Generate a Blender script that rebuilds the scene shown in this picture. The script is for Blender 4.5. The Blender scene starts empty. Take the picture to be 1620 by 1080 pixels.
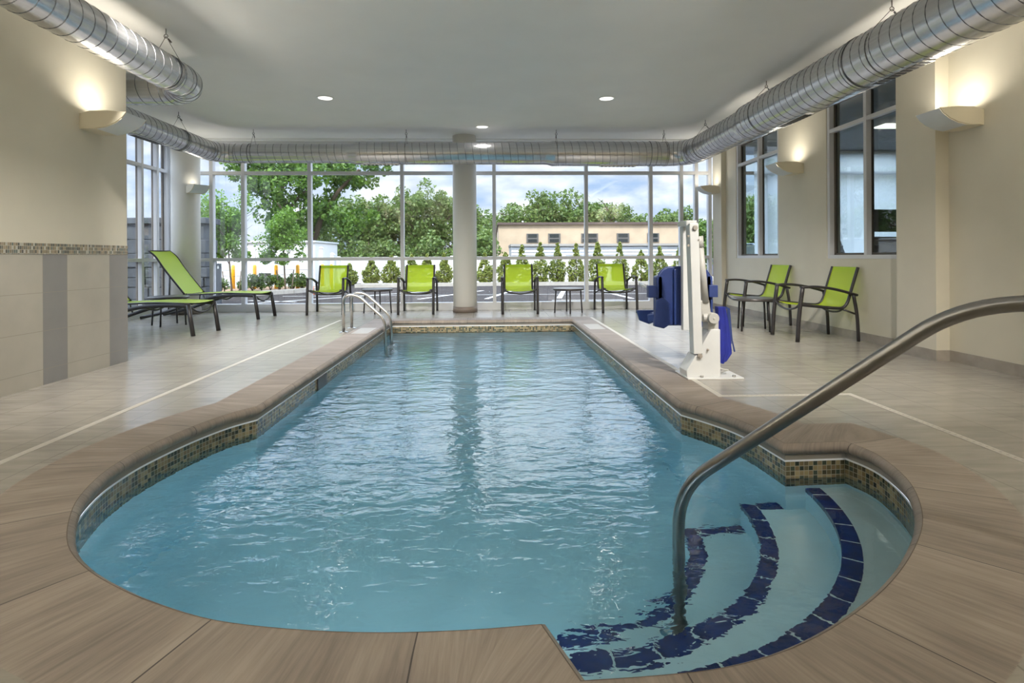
import bpy, bmesh, math, random
from mathutils import Vector, Matrix, noise
random.seed(7)
PI = math.pi
sc = bpy.context.scene
col = sc.collection

# ------------------------------------------------------------------ camera
cam_d = bpy.data.cameras.new('camera')
cam_d.sensor_width = 36.0
cam_d.lens = 20.0
cam_d.shift_y = -134.0 / 1620.0
cam_d.clip_start = 0.05
cam_d.clip_end = 400
cam = bpy.data.objects.new('camera', cam_d)
col.objects.link(cam)
cam.matrix_world = (Matrix.Translation((0, 0, 1.0)) @ Matrix.Rotation(-0.0355, 4, 'Z')
                    @ Matrix.Rotation(PI / 2, 4, 'X') @ Matrix.Rotation(-0.0055, 4, 'Z'))
sc.camera = cam

# ------------------------------------------------------------------ view
sc.view_settings.view_transform = 'Standard'
sc.view_settings.look = 'None'
sc.view_settings.exposure = 0.6
sc.view_settings.gamma = 1.0
sc.view_settings.use_curve_mapping = False
sc.cycles.max_bounces = 12
sc.cycles.diffuse_bounces = 5
sc.cycles.glossy_bounces = 5
sc.cycles.transmission_bounces = 8
sc.cycles.transparent_max_bounces = 16
sc.cycles.sample_clamp_indirect = 4.0
sc.cycles.use_denoising = True
sc.cycles.caustics_refractive = True
sc.cycles.caustics_reflective = True
sc.cycles.blur_glossy = 0.6

# ------------------------------------------------------------------ light levels
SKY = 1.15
SUN = 2.6
FILL = 19.0
UP = 4.2
UPB = 115.0
PL = 2.2
WARM = (1.0, 0.93, 0.80)
NEUT = (1.0, 0.96, 0.90)

# ------------------------------------------------------------------ world: blue sky with broken cloud
def build_world():
    w = bpy.data.worlds.new('sky')
    sc.world = w
    w.use_nodes = True
    nt = w.node_tree
    N = nt.nodes
    L = nt.links
    N.clear()
    out = N.new('ShaderNodeOutputWorld')
    bg = N.new('ShaderNodeBackground')
    tc = N.new('ShaderNodeTexCoord')
    sep = N.new('ShaderNodeSeparateXYZ')
    L.new(tc.outputs['Generated'], sep.inputs[0])
    ramp = N.new('ShaderNodeValToRGB')
    e = ramp.color_ramp.elements
    e[0].position = 0.0
    e[0].color = (0.38, 0.47, 0.62, 1)
    e[1].position = 0.6
    e[1].color = (0.16, 0.30, 0.58, 1)
    m = e.new(0.2)
    m.color = (0.26, 0.39, 0.62, 1)
    L.new(sep.outputs['Z'], ramp.inputs[0])
    mp = N.new('ShaderNodeMapping')
    mp.inputs['Scale'].default_value = (1, 1, 2.6)
    L.new(tc.outputs['Generated'], mp.inputs[0])
    nz = N.new('ShaderNodeTexNoise')
    nz.inputs['Scale'].default_value = 5.0
    nz.inputs['Detail'].default_value = 8
    nz.inputs['Roughness'].default_value = 0.55
    L.new(mp.outputs[0], nz.inputs['Vector'])
    cr = N.new('ShaderNodeValToRGB')
    cr.color_ramp.elements[0].position = 0.36
    cr.color_ramp.elements[1].position = 0.56
    L.new(nz.outputs[0], cr.inputs[0])
    nz2 = N.new('ShaderNodeTexNoise')
    nz2.inputs['Scale'].default_value = 9.0
    nz2.inputs['Detail'].default_value = 6
    L.new(mp.outputs[0], nz2.inputs['Vector'])
    cc = N.new('ShaderNodeValToRGB')
    cc.color_ramp.elements[0].position = 0.35
    cc.color_ramp.elements[0].color = (0.46, 0.51, 0.61, 1)
    cc.color_ramp.elements[1].position = 0.62
    cc.color_ramp.elements[1].color = (0.84, 0.85, 0.88, 1)
    L.new(nz2.outputs[0], cc.inputs[0])
    mx = N.new('ShaderNodeMixRGB')
    L.new(cr.outputs[0], mx.inputs[0])
    L.new(ramp.outputs[0], mx.inputs[1])
    L.new(cc.outputs[0], mx.inputs[2])
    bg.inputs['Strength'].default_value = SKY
    # sky above the view boosted to add light on water and deck
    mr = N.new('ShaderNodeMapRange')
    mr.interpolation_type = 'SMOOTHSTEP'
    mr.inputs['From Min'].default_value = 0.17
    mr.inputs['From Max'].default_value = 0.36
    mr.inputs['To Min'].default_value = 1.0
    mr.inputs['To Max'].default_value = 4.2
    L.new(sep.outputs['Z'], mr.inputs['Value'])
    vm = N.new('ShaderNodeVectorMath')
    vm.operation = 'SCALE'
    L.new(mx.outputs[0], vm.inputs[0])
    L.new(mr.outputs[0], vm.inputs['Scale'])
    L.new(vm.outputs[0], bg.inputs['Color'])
    L.new(bg.outputs[0], out.inputs[0])
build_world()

sun_d = bpy.data.lights.new('sun', 'SUN')
sun_d.energy = SUN
sun_d.angle = 0.01
sun_d.color = (1.0, 0.95, 0.86)
sun = bpy.data.objects.new('sun', sun_d)
col.objects.link(sun)
sun.location = (-20, -20, 30)
sun.rotation_euler = Vector((0.16, 0.72, -0.82)).to_track_quat('-Z', 'Y').to_euler()

# ================================================================== materials
def newmat(name):
    m = bpy.data.materials.new(name)
    m.use_nodes = True
    nt = m.node_tree
    b = nt.nodes['Principled BSDF']
    return m, nt, b

def P(name, c, rough=0.5, metal=0.0, spec=0.5, vary=0.0, scale=8.0, bump=0.0, bscale=60.0, stretch=(1, 1, 1), emit=None, est=0.0, coat=0.0):
    m, nt, b = newmat(name)
    N, L = nt.nodes, nt.links
    b.inputs['Base Color'].default_value = (*c, 1)
    b.inputs['Roughness'].default_value = rough
    b.inputs['Metallic'].default_value = metal
    b.inputs['Specular IOR Level'].default_value = spec
    b.inputs['Coat Weight'].default_value = coat
    if emit:
        b.inputs['Emission Color'].default_value = (*emit, 1)
        b.inputs['Emission Strength'].default_value = est
    tc = N.new('ShaderNodeTexCoord')
    mp = N.new('ShaderNodeMapping')
    mp.inputs['Scale'].default_value = stretch
    L.new(tc.outputs['Object'], mp.inputs[0])
    if vary:
        nz = N.new('ShaderNodeTexNoise')
        nz.inputs['Scale'].default_value = scale
        nz.inputs['Detail'].default_value = 6
        L.new(mp.outputs[0], nz.inputs['Vector'])
        r = N.new('ShaderNodeValToRGB')
        r.color_ramp.elements[0].position = 0.3
        r.color_ramp.elements[1].position = 0.7
        r.color_ramp.elements[0].color = (*[max(0, x * (1 - vary)) for x in c], 1)
        r.color_ramp.elements[1].color = (*[min(1, x * (1 + vary)) for x in c], 1)
        L.new(nz.outputs[0], r.inputs[0])
        L.new(r.outputs[0], b.inputs['Base Color'])
    if bump:
        nz = N.new('ShaderNodeTexNoise')
        nz.inputs['Scale'].default_value = bscale
        nz.inputs['Detail'].default_value = 4
        L.new(mp.outputs[0], nz.inputs['Vector'])
        bp = N.new('ShaderNodeBump')
        bp.inputs['Strength'].default_value = bump
        bp.inputs['Distance'].default_value = 0.01
        L.new(nz.outputs[0], bp.inputs['Height'])
        L.new(bp.outputs[0], b.inputs['Normal'])
    return m

def grid_nodes(nt, vec_out, sx, sy, grout, stagger=0.0):
    """vec -> (mask 1 inside tile, random per tile colour output). Tiles sx by sy in the vector's x, y."""
    N, L = nt.nodes, nt.links
    def math_(op, a, b=None):
        n = N.new('ShaderNodeMath')
        n.operation = op
        for i, v in enumerate((a, b)):
            if v is None:
                continue
            if isinstance(v, (int, float)):
                n.inputs[i].default_value = v
            else:
                L.new(v, n.inputs[i])
        return n.outputs[0]
    sep = N.new('ShaderNodeSeparateXYZ')
    L.new(vec_out, sep.inputs[0])
    gx = math_('DIVIDE', sep.outputs[0], sx)
    ix = math_('FLOOR', gx)
    gy = math_('DIVIDE', sep.outputs[1], sy)
    if stagger:
        gy = math_('ADD', gy, math_('MULTIPLY', ix, stagger))
    iy = math_('FLOOR', gy)
    fx = math_('SUBTRACT', gx, ix)
    fy = math_('SUBTRACT', gy, iy)
    ax = math_('MULTIPLY', math_('MINIMUM', fx, math_('SUBTRACT', 1.0, fx)), sx)
    ay = math_('MULTIPLY', math_('MINIMUM', fy, math_('SUBTRACT', 1.0, fy)), sy)
    mask = math_('GREATER_THAN', math_('MINIMUM', ax, ay), grout / 2)
    cmb = N.new('ShaderNodeCombineXYZ')
    L.new(ix, cmb.inputs[0])
    L.new(iy, cmb.inputs[1])
    wn = N.new('ShaderNodeTexWhiteNoise')
    wn.noise_dimensions = '2D'
    L.new(cmb.outputs[0], wn.inputs['Vector'])
    return mask, wn.outputs['Value'], math_

def mosaic_mat(name, sx, sy, cols, groutc, grout=0.003, rough=0.15, coord='UV', stagger=0.0, swz=None):
    m, nt, b = newmat(name)
    N, L = nt.nodes, nt.links
    tc = N.new('ShaderNodeTexCoord')
    v = tc.outputs[coord]
    if swz:
        s = N.new('ShaderNodeSeparateXYZ')
        c_ = N.new('ShaderNodeCombineXYZ')
        L.new(v, s.inputs[0])
        L.new(s.outputs[swz[0]], c_.inputs[0])
        L.new(s.outputs[swz[1]], c_.inputs[1])
        v = c_.outputs[0]
    mask, rnd, mt = grid_nodes(nt, v, sx, sy, grout, stagger)
    r = N.new('ShaderNodeValToRGB')
    r.color_ramp.interpolation = 'CONSTANT'
    els = r.color_ramp.elements
    els[0].color = (*cols[0], 1)
    els[1].color = (*cols[1], 1)
    els[1].position = 1.0 / len(cols)
    for i in range(2, len(cols)):
        e = els.new(i / len(cols))
        e.color = (*cols[i], 1)
    L.new(rnd, r.inputs[0])
    mx = N.new('ShaderNodeMixRGB')
    mx.inputs[1].default_value = (*groutc, 1)
    L.new(mask, mx.inputs[0])
    L.new(r.outputs[0], mx.inputs[2])
    L.new(mx.outputs[0], b.inputs['Base Color'])
    b.inputs['Roughness'].default_value = rough
    bp = N.new('ShaderNodeBump')
    bp.inputs['Strength'].default_value = 0.4
    bp.inputs['Distance'].default_value = 0.002
    L.new(mask, bp.inputs['Height'])
    L.new(bp.outputs[0], b.inputs['Normal'])
    return m

def floor_mat():
    m, nt, b = newmat('floor_tile')
    N, L = nt.nodes, nt.links
    tc = N.new('ShaderNodeTexCoord')
    mask, rnd, mt = grid_nodes(nt, tc.outputs['Object'], 0.318, 0.64, 0.006, 0.5)
    mp = N.new('ShaderNodeMapping')
    mp.inputs['Scale'].default_value = (0.9, 5.0, 1)
    L.new(tc.outputs['Object'], mp.inputs[0])
    nz = N.new('ShaderNodeTexNoise')
    nz.inputs['Scale'].default_value = 3.0
    nz.inputs['Detail'].default_value = 8
    nz.inputs['Roughness'].default_value = 0.6
    L.new(mp.outputs[0], nz.inputs['Vector'])
    r = N.new('ShaderNodeValToRGB')
    r.color_ramp.elements[0].position = 0.3
    r.color_ramp.elements[1].position = 0.72
    r.color_ramp.elements[0].color = (0.235, 0.213, 0.180, 1)
    r.color_ramp.elements[1].color = (0.34, 0.315, 0.272, 1)
    L.new(nz.outputs[0], r.inputs[0])
    hsv = N.new('ShaderNodeHueSaturation')
    L.new(r.outputs[0], hsv.inputs['Color'])
    L.new(mt('ADD', mt('MULTIPLY', rnd, 0.10), 0.95), hsv.inputs['Value'])
    mx = N.new('ShaderNodeMixRGB')
    mx.inputs[1].default_value = (0.20, 0.18, 0.15, 1)
    L.new(mask, mx.inputs[0])
    L.new(hsv.outputs[0], mx.inputs[2])
    L.new(mx.outputs[0], b.inputs['Base Color'])
    b.inputs['Roughness'].default_value = 0.24
    b.inputs['Specular IOR Level'].default_value = 0.42
    bp = N.new('ShaderNodeBump')
    bp.inputs['Strength'].default_value = 0.25
    bp.inputs['Distance'].default_value = 0.002
    L.new(mask, bp.inputs['Height'])
    L.new(bp.outputs[0], b.inputs['Normal'])
    return m

def coping_mat():
    m, nt, b = newmat('coping_stone')
    N, L = nt.nodes, nt.links
    tc = N.new('ShaderNodeTexCoord')
    sep = N.new('ShaderNodeSeparateXYZ')
    L.new(tc.outputs['UV'], sep.inputs[0])
    def mt(op, a, b_=None):
        n = N.new('ShaderNodeMath')
        n.operation = op
        for i, v in enumerate((a, b_)):
            if v is None:
                continue
            if isinstance(v, (int, float)):
                n.inputs[i].default_value = v
            else:
                L.new(v, n.inputs[i])
        return n.outputs[0]
    u = mt('DIVIDE', mt('ADD', sep.outputs[0], 0.21), 0.585)
    iu = mt('FLOOR', u)
    fu = mt('SUBTRACT', u, iu)
    joint = mt('GREATER_THAN', mt('MINIMUM', fu, mt('SUBTRACT', 1.0, fu)), 0.0035)
    mp = N.new('ShaderNodeMapping')
    mp.inputs['Scale'].default_value = (60.0, 3.0, 1)
    L.new(tc.outputs['UV'], mp.inputs[0])
    nz = N.new('ShaderNodeTexNoise')
    nz.inputs['Scale'].default_value = 1.0
    nz.inputs['Detail'].default_value = 7
    nz.inputs['Roughness'].default_value = 0.65
    L.new(mp.outputs[0], nz.inputs['Vector'])
    mp2 = N.new('ShaderNodeMapping')
    mp2.inputs['Scale'].default_value = (7.0, 2.0, 1)
    L.new(tc.outputs['UV'], mp2.inputs[0])
    nz2 = N.new('ShaderNodeTexNoise')
    nz2.inputs['Scale'].default_value = 1.0
    nz2.inputs['Detail'].default_value = 3
    L.new(mp2.outputs[0], nz2.inputs['Vector'])
    s = mt('ADD', mt('MULTIPLY', nz.outputs[0], 0.55), mt('MULTIPLY', nz2.outputs[0], 0.45))
    r = N.new('ShaderNodeValToRGB')
    r.color_ramp.elements[0].position = 0.34
    r.color_ramp.elements[1].position = 0.66
    r.color_ramp.elements[0].color = (0.145, 0.117, 0.095, 1)
    r.color_ramp.elements[1].color = (0.300, 0.250, 0.205, 1)
    L.new(s, r.inputs[0])
    wn = N.new('ShaderNodeTexWhiteNoise')
    wn.noise_dimensions = '1D'
    L.new(iu, wn.inputs['W'])
    hsv = N.new('ShaderNodeHueSaturation')
    L.new(r.outputs[0], hsv.inputs['Color'])
    L.new(mt('ADD', mt('MULTIPLY', wn.outputs['Value'], 0.16), 0.92), hsv.inputs['Value'])
    mx = N.new('ShaderNodeMixRGB')
    mx.inputs[1].default_value = (0.05, 0.04, 0.035, 1)
    L.new(joint, mx.inputs[0])
    L.new(hsv.outputs[0], mx.inputs[2])
    L.new(mx.outputs[0], b.inputs['Base Color'])
    b.inputs['Roughness'].default_value = 0.62
    bp = N.new('ShaderNodeBump')
    bp.inputs['Strength'].default_value = 0.25
    bp.inputs['Distance'].default_value = 0.002
    L.new(nz.outputs[0], bp.inputs['Height'])
    L.new(bp.outputs[0], b.inputs['Normal'])
    return m

def wall_tile_mat():
    # vertical strips: 0.53 m light porcelain, 0.26 m grey porcelain, courses 0.305 m; object Y runs along the wall
    m, nt, b = newmat('wall_porcelain')
    N, L = nt.nodes, nt.links
    tc = N.new('ShaderNodeTexCoord')
    sep = N.new('ShaderNodeSeparateXYZ')
    L.new(tc.outputs['Object'], sep.inputs[0])
    def mt(op, a, b_=None):
        n = N.new('ShaderNodeMath')
        n.operation = op
        for i, v in enumerate((a, b_)):
            if v is None:
                continue
            if isinstance(v, (int, float)):
                n.inputs[i].default_value = v
            else:
                L.new(v, n.inputs[i])
        return n.outputs[0]
    yy = mt('DIVIDE', mt('ADD', sep.outputs[1], 3.25), 0.79)      # 4.65 -> integer
    fy = mt('FRACT', yy)
    grey = mt('LESS_THAN', fy, 0.33)
    zz = mt('DIVIDE', mt('SUBTRACT', sep.outputs[2], 0.125), 0.305)
    fz = mt('FRACT', mt('ADD', zz, 5.0))
    jz = mt('MINIMUM', fz, mt('SUBTRACT', 1.0, fz))
    dz = mt('GREATER_THAN', jz, 0.006)
    jy1 = mt('ABSOLUTE', mt('SUBTRACT', fy, 0.33))
    jy = mt('MINIMUM', mt('MINIMUM', fy, mt('SUBTRACT', 1.0, fy)), jy1)
    dy = mt('GREATER_THAN', jy, 0.0025)
    ok = mt('MULTIPLY', dz, dy)
    nz = N.new('ShaderNodeTexNoise')
    nz.inputs['Scale'].default_value = 3.5
    nz.inputs['Detail'].default_value = 7
    L.new(tc.outputs['Object'], nz.inputs['Vector'])
    a = N.new('ShaderNodeMixRGB')
    a.inputs[1].default_value = (0.43, 0.40, 0.335, 1)
    a.inputs[2].default_value = (0.245, 0.235, 0.225, 1)
    L.new(grey, a.inputs[0])
    h = N.new('ShaderNodeHueSaturation')
    L.new(a.outputs[0], h.inputs['Color'])
    L.new(mt('ADD', mt('MULTIPLY', nz.outputs[0], 0.35), 0.83), h.inputs['Value'])
    g = N.new('ShaderNodeMixRGB')
    g.inputs[1].default_value = (0.30, 0.27, 0.22, 1)
    L.new(ok, g.inputs[0])
    L.new(h.outputs[0], g.inputs[2])
    L.new(g.outputs[0], b.inputs['Base Color'])
    b.inputs['Roughness'].default_value = 0.4
    return m

def glass_mat(name, tint=(0.96, 0.98, 0.98), refl=1.0):
    m = bpy.data.materials.new(name)
    m.use_nodes = True
    nt = m.node_tree
    N, L = nt.nodes, nt.links
    N.clear()
    out = N.new('ShaderNodeOutputMaterial')
    tr = N.new('ShaderNodeBsdfTransparent')
    tr.inputs[0].default_value = (*tint, 1)
    gl = N.new('ShaderNodeBsdfGlossy')
    gl.inputs['Roughness'].default_value = 0.0
    gl.inputs['Color'].default_value = (refl, refl, refl, 1)
    geo = N.new('ShaderNodeNewGeometry')
    dt = N.new('ShaderNodeVectorMath')
    dt.operation = 'DOT_PRODUCT'
    L.new(geo.outputs['Incoming'], dt.inputs[0])
    L.new(geo.outputs['Normal'], dt.inputs[1])
    last = dt.outputs['Value']
    for op, a_, b_ in (('ABSOLUTE', None, None), ('SUBTRACT', 1.0, 'x'), ('POWER', 'x', 5.0), ('MULTIPLY', 'x', 0.95), ('ADD', 'x', 0.045)):
        q = N.new('ShaderNodeMath')
        q.operation = op
        if a_ == 1.0:
            q.inputs[0].default_value = 1.0
            L.new(last, q.inputs[1])
        else:
            L.new(last, q.inputs[0])
            if b_ is not None:
                q.inputs[1].default_value = b_
        last = q.outputs[0]
    mx = N.new('ShaderNodeMixShader')
    L.new(last, mx.inputs[0])
    L.new(tr.outputs[0], mx.inputs[1])
    L.new(gl.outputs[0], mx.inputs[2])
    L.new(mx.outputs[0], out.inputs[0])
    return m

def sling_mat(name, c, open_=0.18):
    m, nt, b = newmat(name)
    N, L = nt.nodes, nt.links
    b.inputs['Base Color'].default_value = (*c, 1)
    b.inputs['Roughness'].default_value = 0.55
    tl = N.new('ShaderNodeBsdfTranslucent')
    tl.inputs[0].default_value = (*[min(1, x * 1.25) for x in c], 1)
    tr = N.new('ShaderNodeBsdfTransparent')
    tr.inputs[0].default_value = (0.93, 1.0, 0.75, 1)
    m1 = N.new('ShaderNodeMixShader')
    m1.inputs[0].default_value = 0.35
    m2 = N.new('ShaderNodeMixShader')
    m2.inputs[0].default_value = open_
    L.new(b.outputs[0], m1.inputs[1])
    L.new(tl.outputs[0], m1.inputs[2])
    L.new(m1.outputs[0], m2.inputs[1])
    L.new(tr.outputs[0], m2.inputs[2])
    L.new(m2.outputs[0], N['Material Output'].inputs[0])
    return m

WZ = -0.187
def water_mat():
    m = bpy.data.materials.new('pool_water')
    m.use_nodes = True
    nt = m.node_tree
    N, L = nt.nodes, nt.links
    N.clear()
    out = N.new('ShaderNodeOutputMaterial')
    rf = N.new('ShaderNodeBsdfRefraction')
    rf.inputs['IOR'].default_value = 1.333
    rf.inputs['Roughness'].default_value = 0.0
    rf.inputs['Color'].default_value = (0.97, 1.0, 1.0, 1)
    gl = N.new('ShaderNodeBsdfGlossy')
    gl.inputs['Roughness'].default_value = 0.02
    fr = N.new('ShaderNodeFresnel')
    fr.inputs['IOR'].default_value = 1.333
    mx = N.new('ShaderNodeMixShader')
    L.new(fr.outputs[0], mx.inputs[0])
    L.new(rf.outputs[0], mx.inputs[1])
    L.new(gl.outputs[0], mx.inputs[2])
    L.new(mx.outputs[0], out.inputs[0])
    tc = N.new('ShaderNodeTexCoord')
    mp = N.new('ShaderNodeMapping')
    mp.inputs['Scale'].default_value = (0.75, 1.25, 1.0)
    mp.inputs['Rotation'].default_value = (0, 0, 0.2)
    L.new(tc.outputs['Object'], mp.inputs[0])
    h = None
    for s, w, d in ((2.2, 0.36, 2.0), (7.5, 0.26, 2.0), (20.0, 0.09, 2.0)):
        nz = N.new('ShaderNodeTexNoise')
        nz.inputs['Scale'].default_value = s
        nz.inputs['Detail'].default_value = d
        nz.inputs['Distortion'].default_value = 0.6
        L.new(mp.outputs[0], nz.inputs['Vector'])
        q = N.new('ShaderNodeMath')
        q.operation = 'MULTIPLY'
        q.inputs[1].default_value = w
        L.new(nz.outputs[0], q.inputs[0])
        if h is None:
            h = q.outputs[0]
        else:
            a = N.new('ShaderNodeMath')
            a.operation = 'ADD'
            L.new(h, a.inputs[0])
            L.new(q.outputs[0], a.inputs[1])
            h = a.outputs[0]
    bp = N.new('ShaderNodeBump')
    bp.inputs['Strength'].default_value = 1.0
    bp.inputs['Distance'].default_value = 0.028
    # calmer over the shallow corner steps
    vd = N.new('ShaderNodeVectorMath')
    vd.operation = 'DISTANCE'
    L.new(tc.outputs['Object'], vd.inputs[0])
    vd.inputs[1].default_value = (1.75, 2.35, WZ)
    mr = N.new('ShaderNodeMapRange')
    mr.interpolation_type = 'SMOOTHSTEP'
    mr.inputs['From Min'].default_value = 0.25
    mr.inputs['From Max'].default_value = 1.35
    mr.inputs['To Min'].default_value = 0.12
    mr.inputs['To Max'].default_value = 1.0
    L.new(vd.outputs['Value'], mr.inputs['Value'])
    hm = N.new('ShaderNodeMath')
    hm.operation = 'MULTIPLY'
    L.new(h, hm.inputs[0])
    L.new(mr.outputs[0], hm.inputs[1])
    h = hm.outputs[0]
    L.new(h, bp.inputs['Height'])
    for n in (rf, gl, fr):
        L.new(bp.outputs[0], n.inputs['Normal'])
    ab = N.new('ShaderNodeVolumeAbsorption')
    ab.inputs['Color'].default_value = (0.16, 0.68, 0.86, 1)
    ab.inputs['Density'].default_value = 0.36
    L.new(ab.outputs[0], out.inputs['Volume'])
    return m

def leaf_mat(name, c1, c2, transl=0.35):
    m, nt, b = newmat(name)
    N, L = nt.nodes, nt.links
    g = N.new('ShaderNodeNewGeometry')
    r = N.new('ShaderNodeValToRGB')
    r.color_ramp.elements[0].color = (*c1, 1)
    r.color_ramp.elements[1].color = (*c2, 1)
    L.new(g.outputs['Random Per Island'], r.inputs[0])
    L.new(r.outputs[0], b.inputs['Base Color'])
    b.inputs['Roughness'].default_value = 0.5
    tl = N.new('ShaderNodeBsdfTranslucent')
    L.new(r.outputs[0], tl.inputs[0])
    mx = N.new('ShaderNodeMixShader')
    mx.inputs[0].default_value = transl
    L.new(b.outputs[0], mx.inputs[1])
    L.new(tl.outputs[0], mx.inputs[2])
    L.new(mx.outputs[0], N['Material Output'].inputs[0])
    return m

def duct_mat():
    m, nt, b = newmat('galvanised')
    N, L = nt.nodes, nt.links
    b.inputs['Metallic'].default_value = 0.92
    b.inputs['Roughness'].default_value = 0.25
    tc = N.new('ShaderNodeTexCoord')
    nz = N.new('ShaderNodeTexNoise')
    nz.inputs['Scale'].default_value = 3.0
    nz.inputs['Detail'].default_value = 8
    mp = N.new('ShaderNodeMapping')
    mp.inputs['Scale'].default_value = (0.35, 14.0, 1.0)
    L.new(tc.outputs['UV'], mp.inputs[0])
    L.new(mp.outputs[0], nz.inputs['Vector'])
    r = N.new('ShaderNodeValToRGB')
    r.color_ramp.elements[0].position = 0.3
    r.color_ramp.elements[1].position = 0.7
    r.color_ramp.elements[0].color = (0.58, 0.58, 0.60, 1)
    r.color_ramp.elements[1].color = (0.74, 0.74, 0.76, 1)
    L.new(nz.outputs[0], r.inputs[0])
    L.new(r.outputs[0], b.inputs['Base Color'])
    bp = N.new('ShaderNodeBump')
    bp.inputs['Strength'].default_value = 0.05
    bp.inputs['Distance'].default_value = 0.003
    L.new(nz.outputs[0], bp.inputs['Height'])
    L.new(bp.outputs[0], b.inputs['Normal'])
    return m

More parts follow.
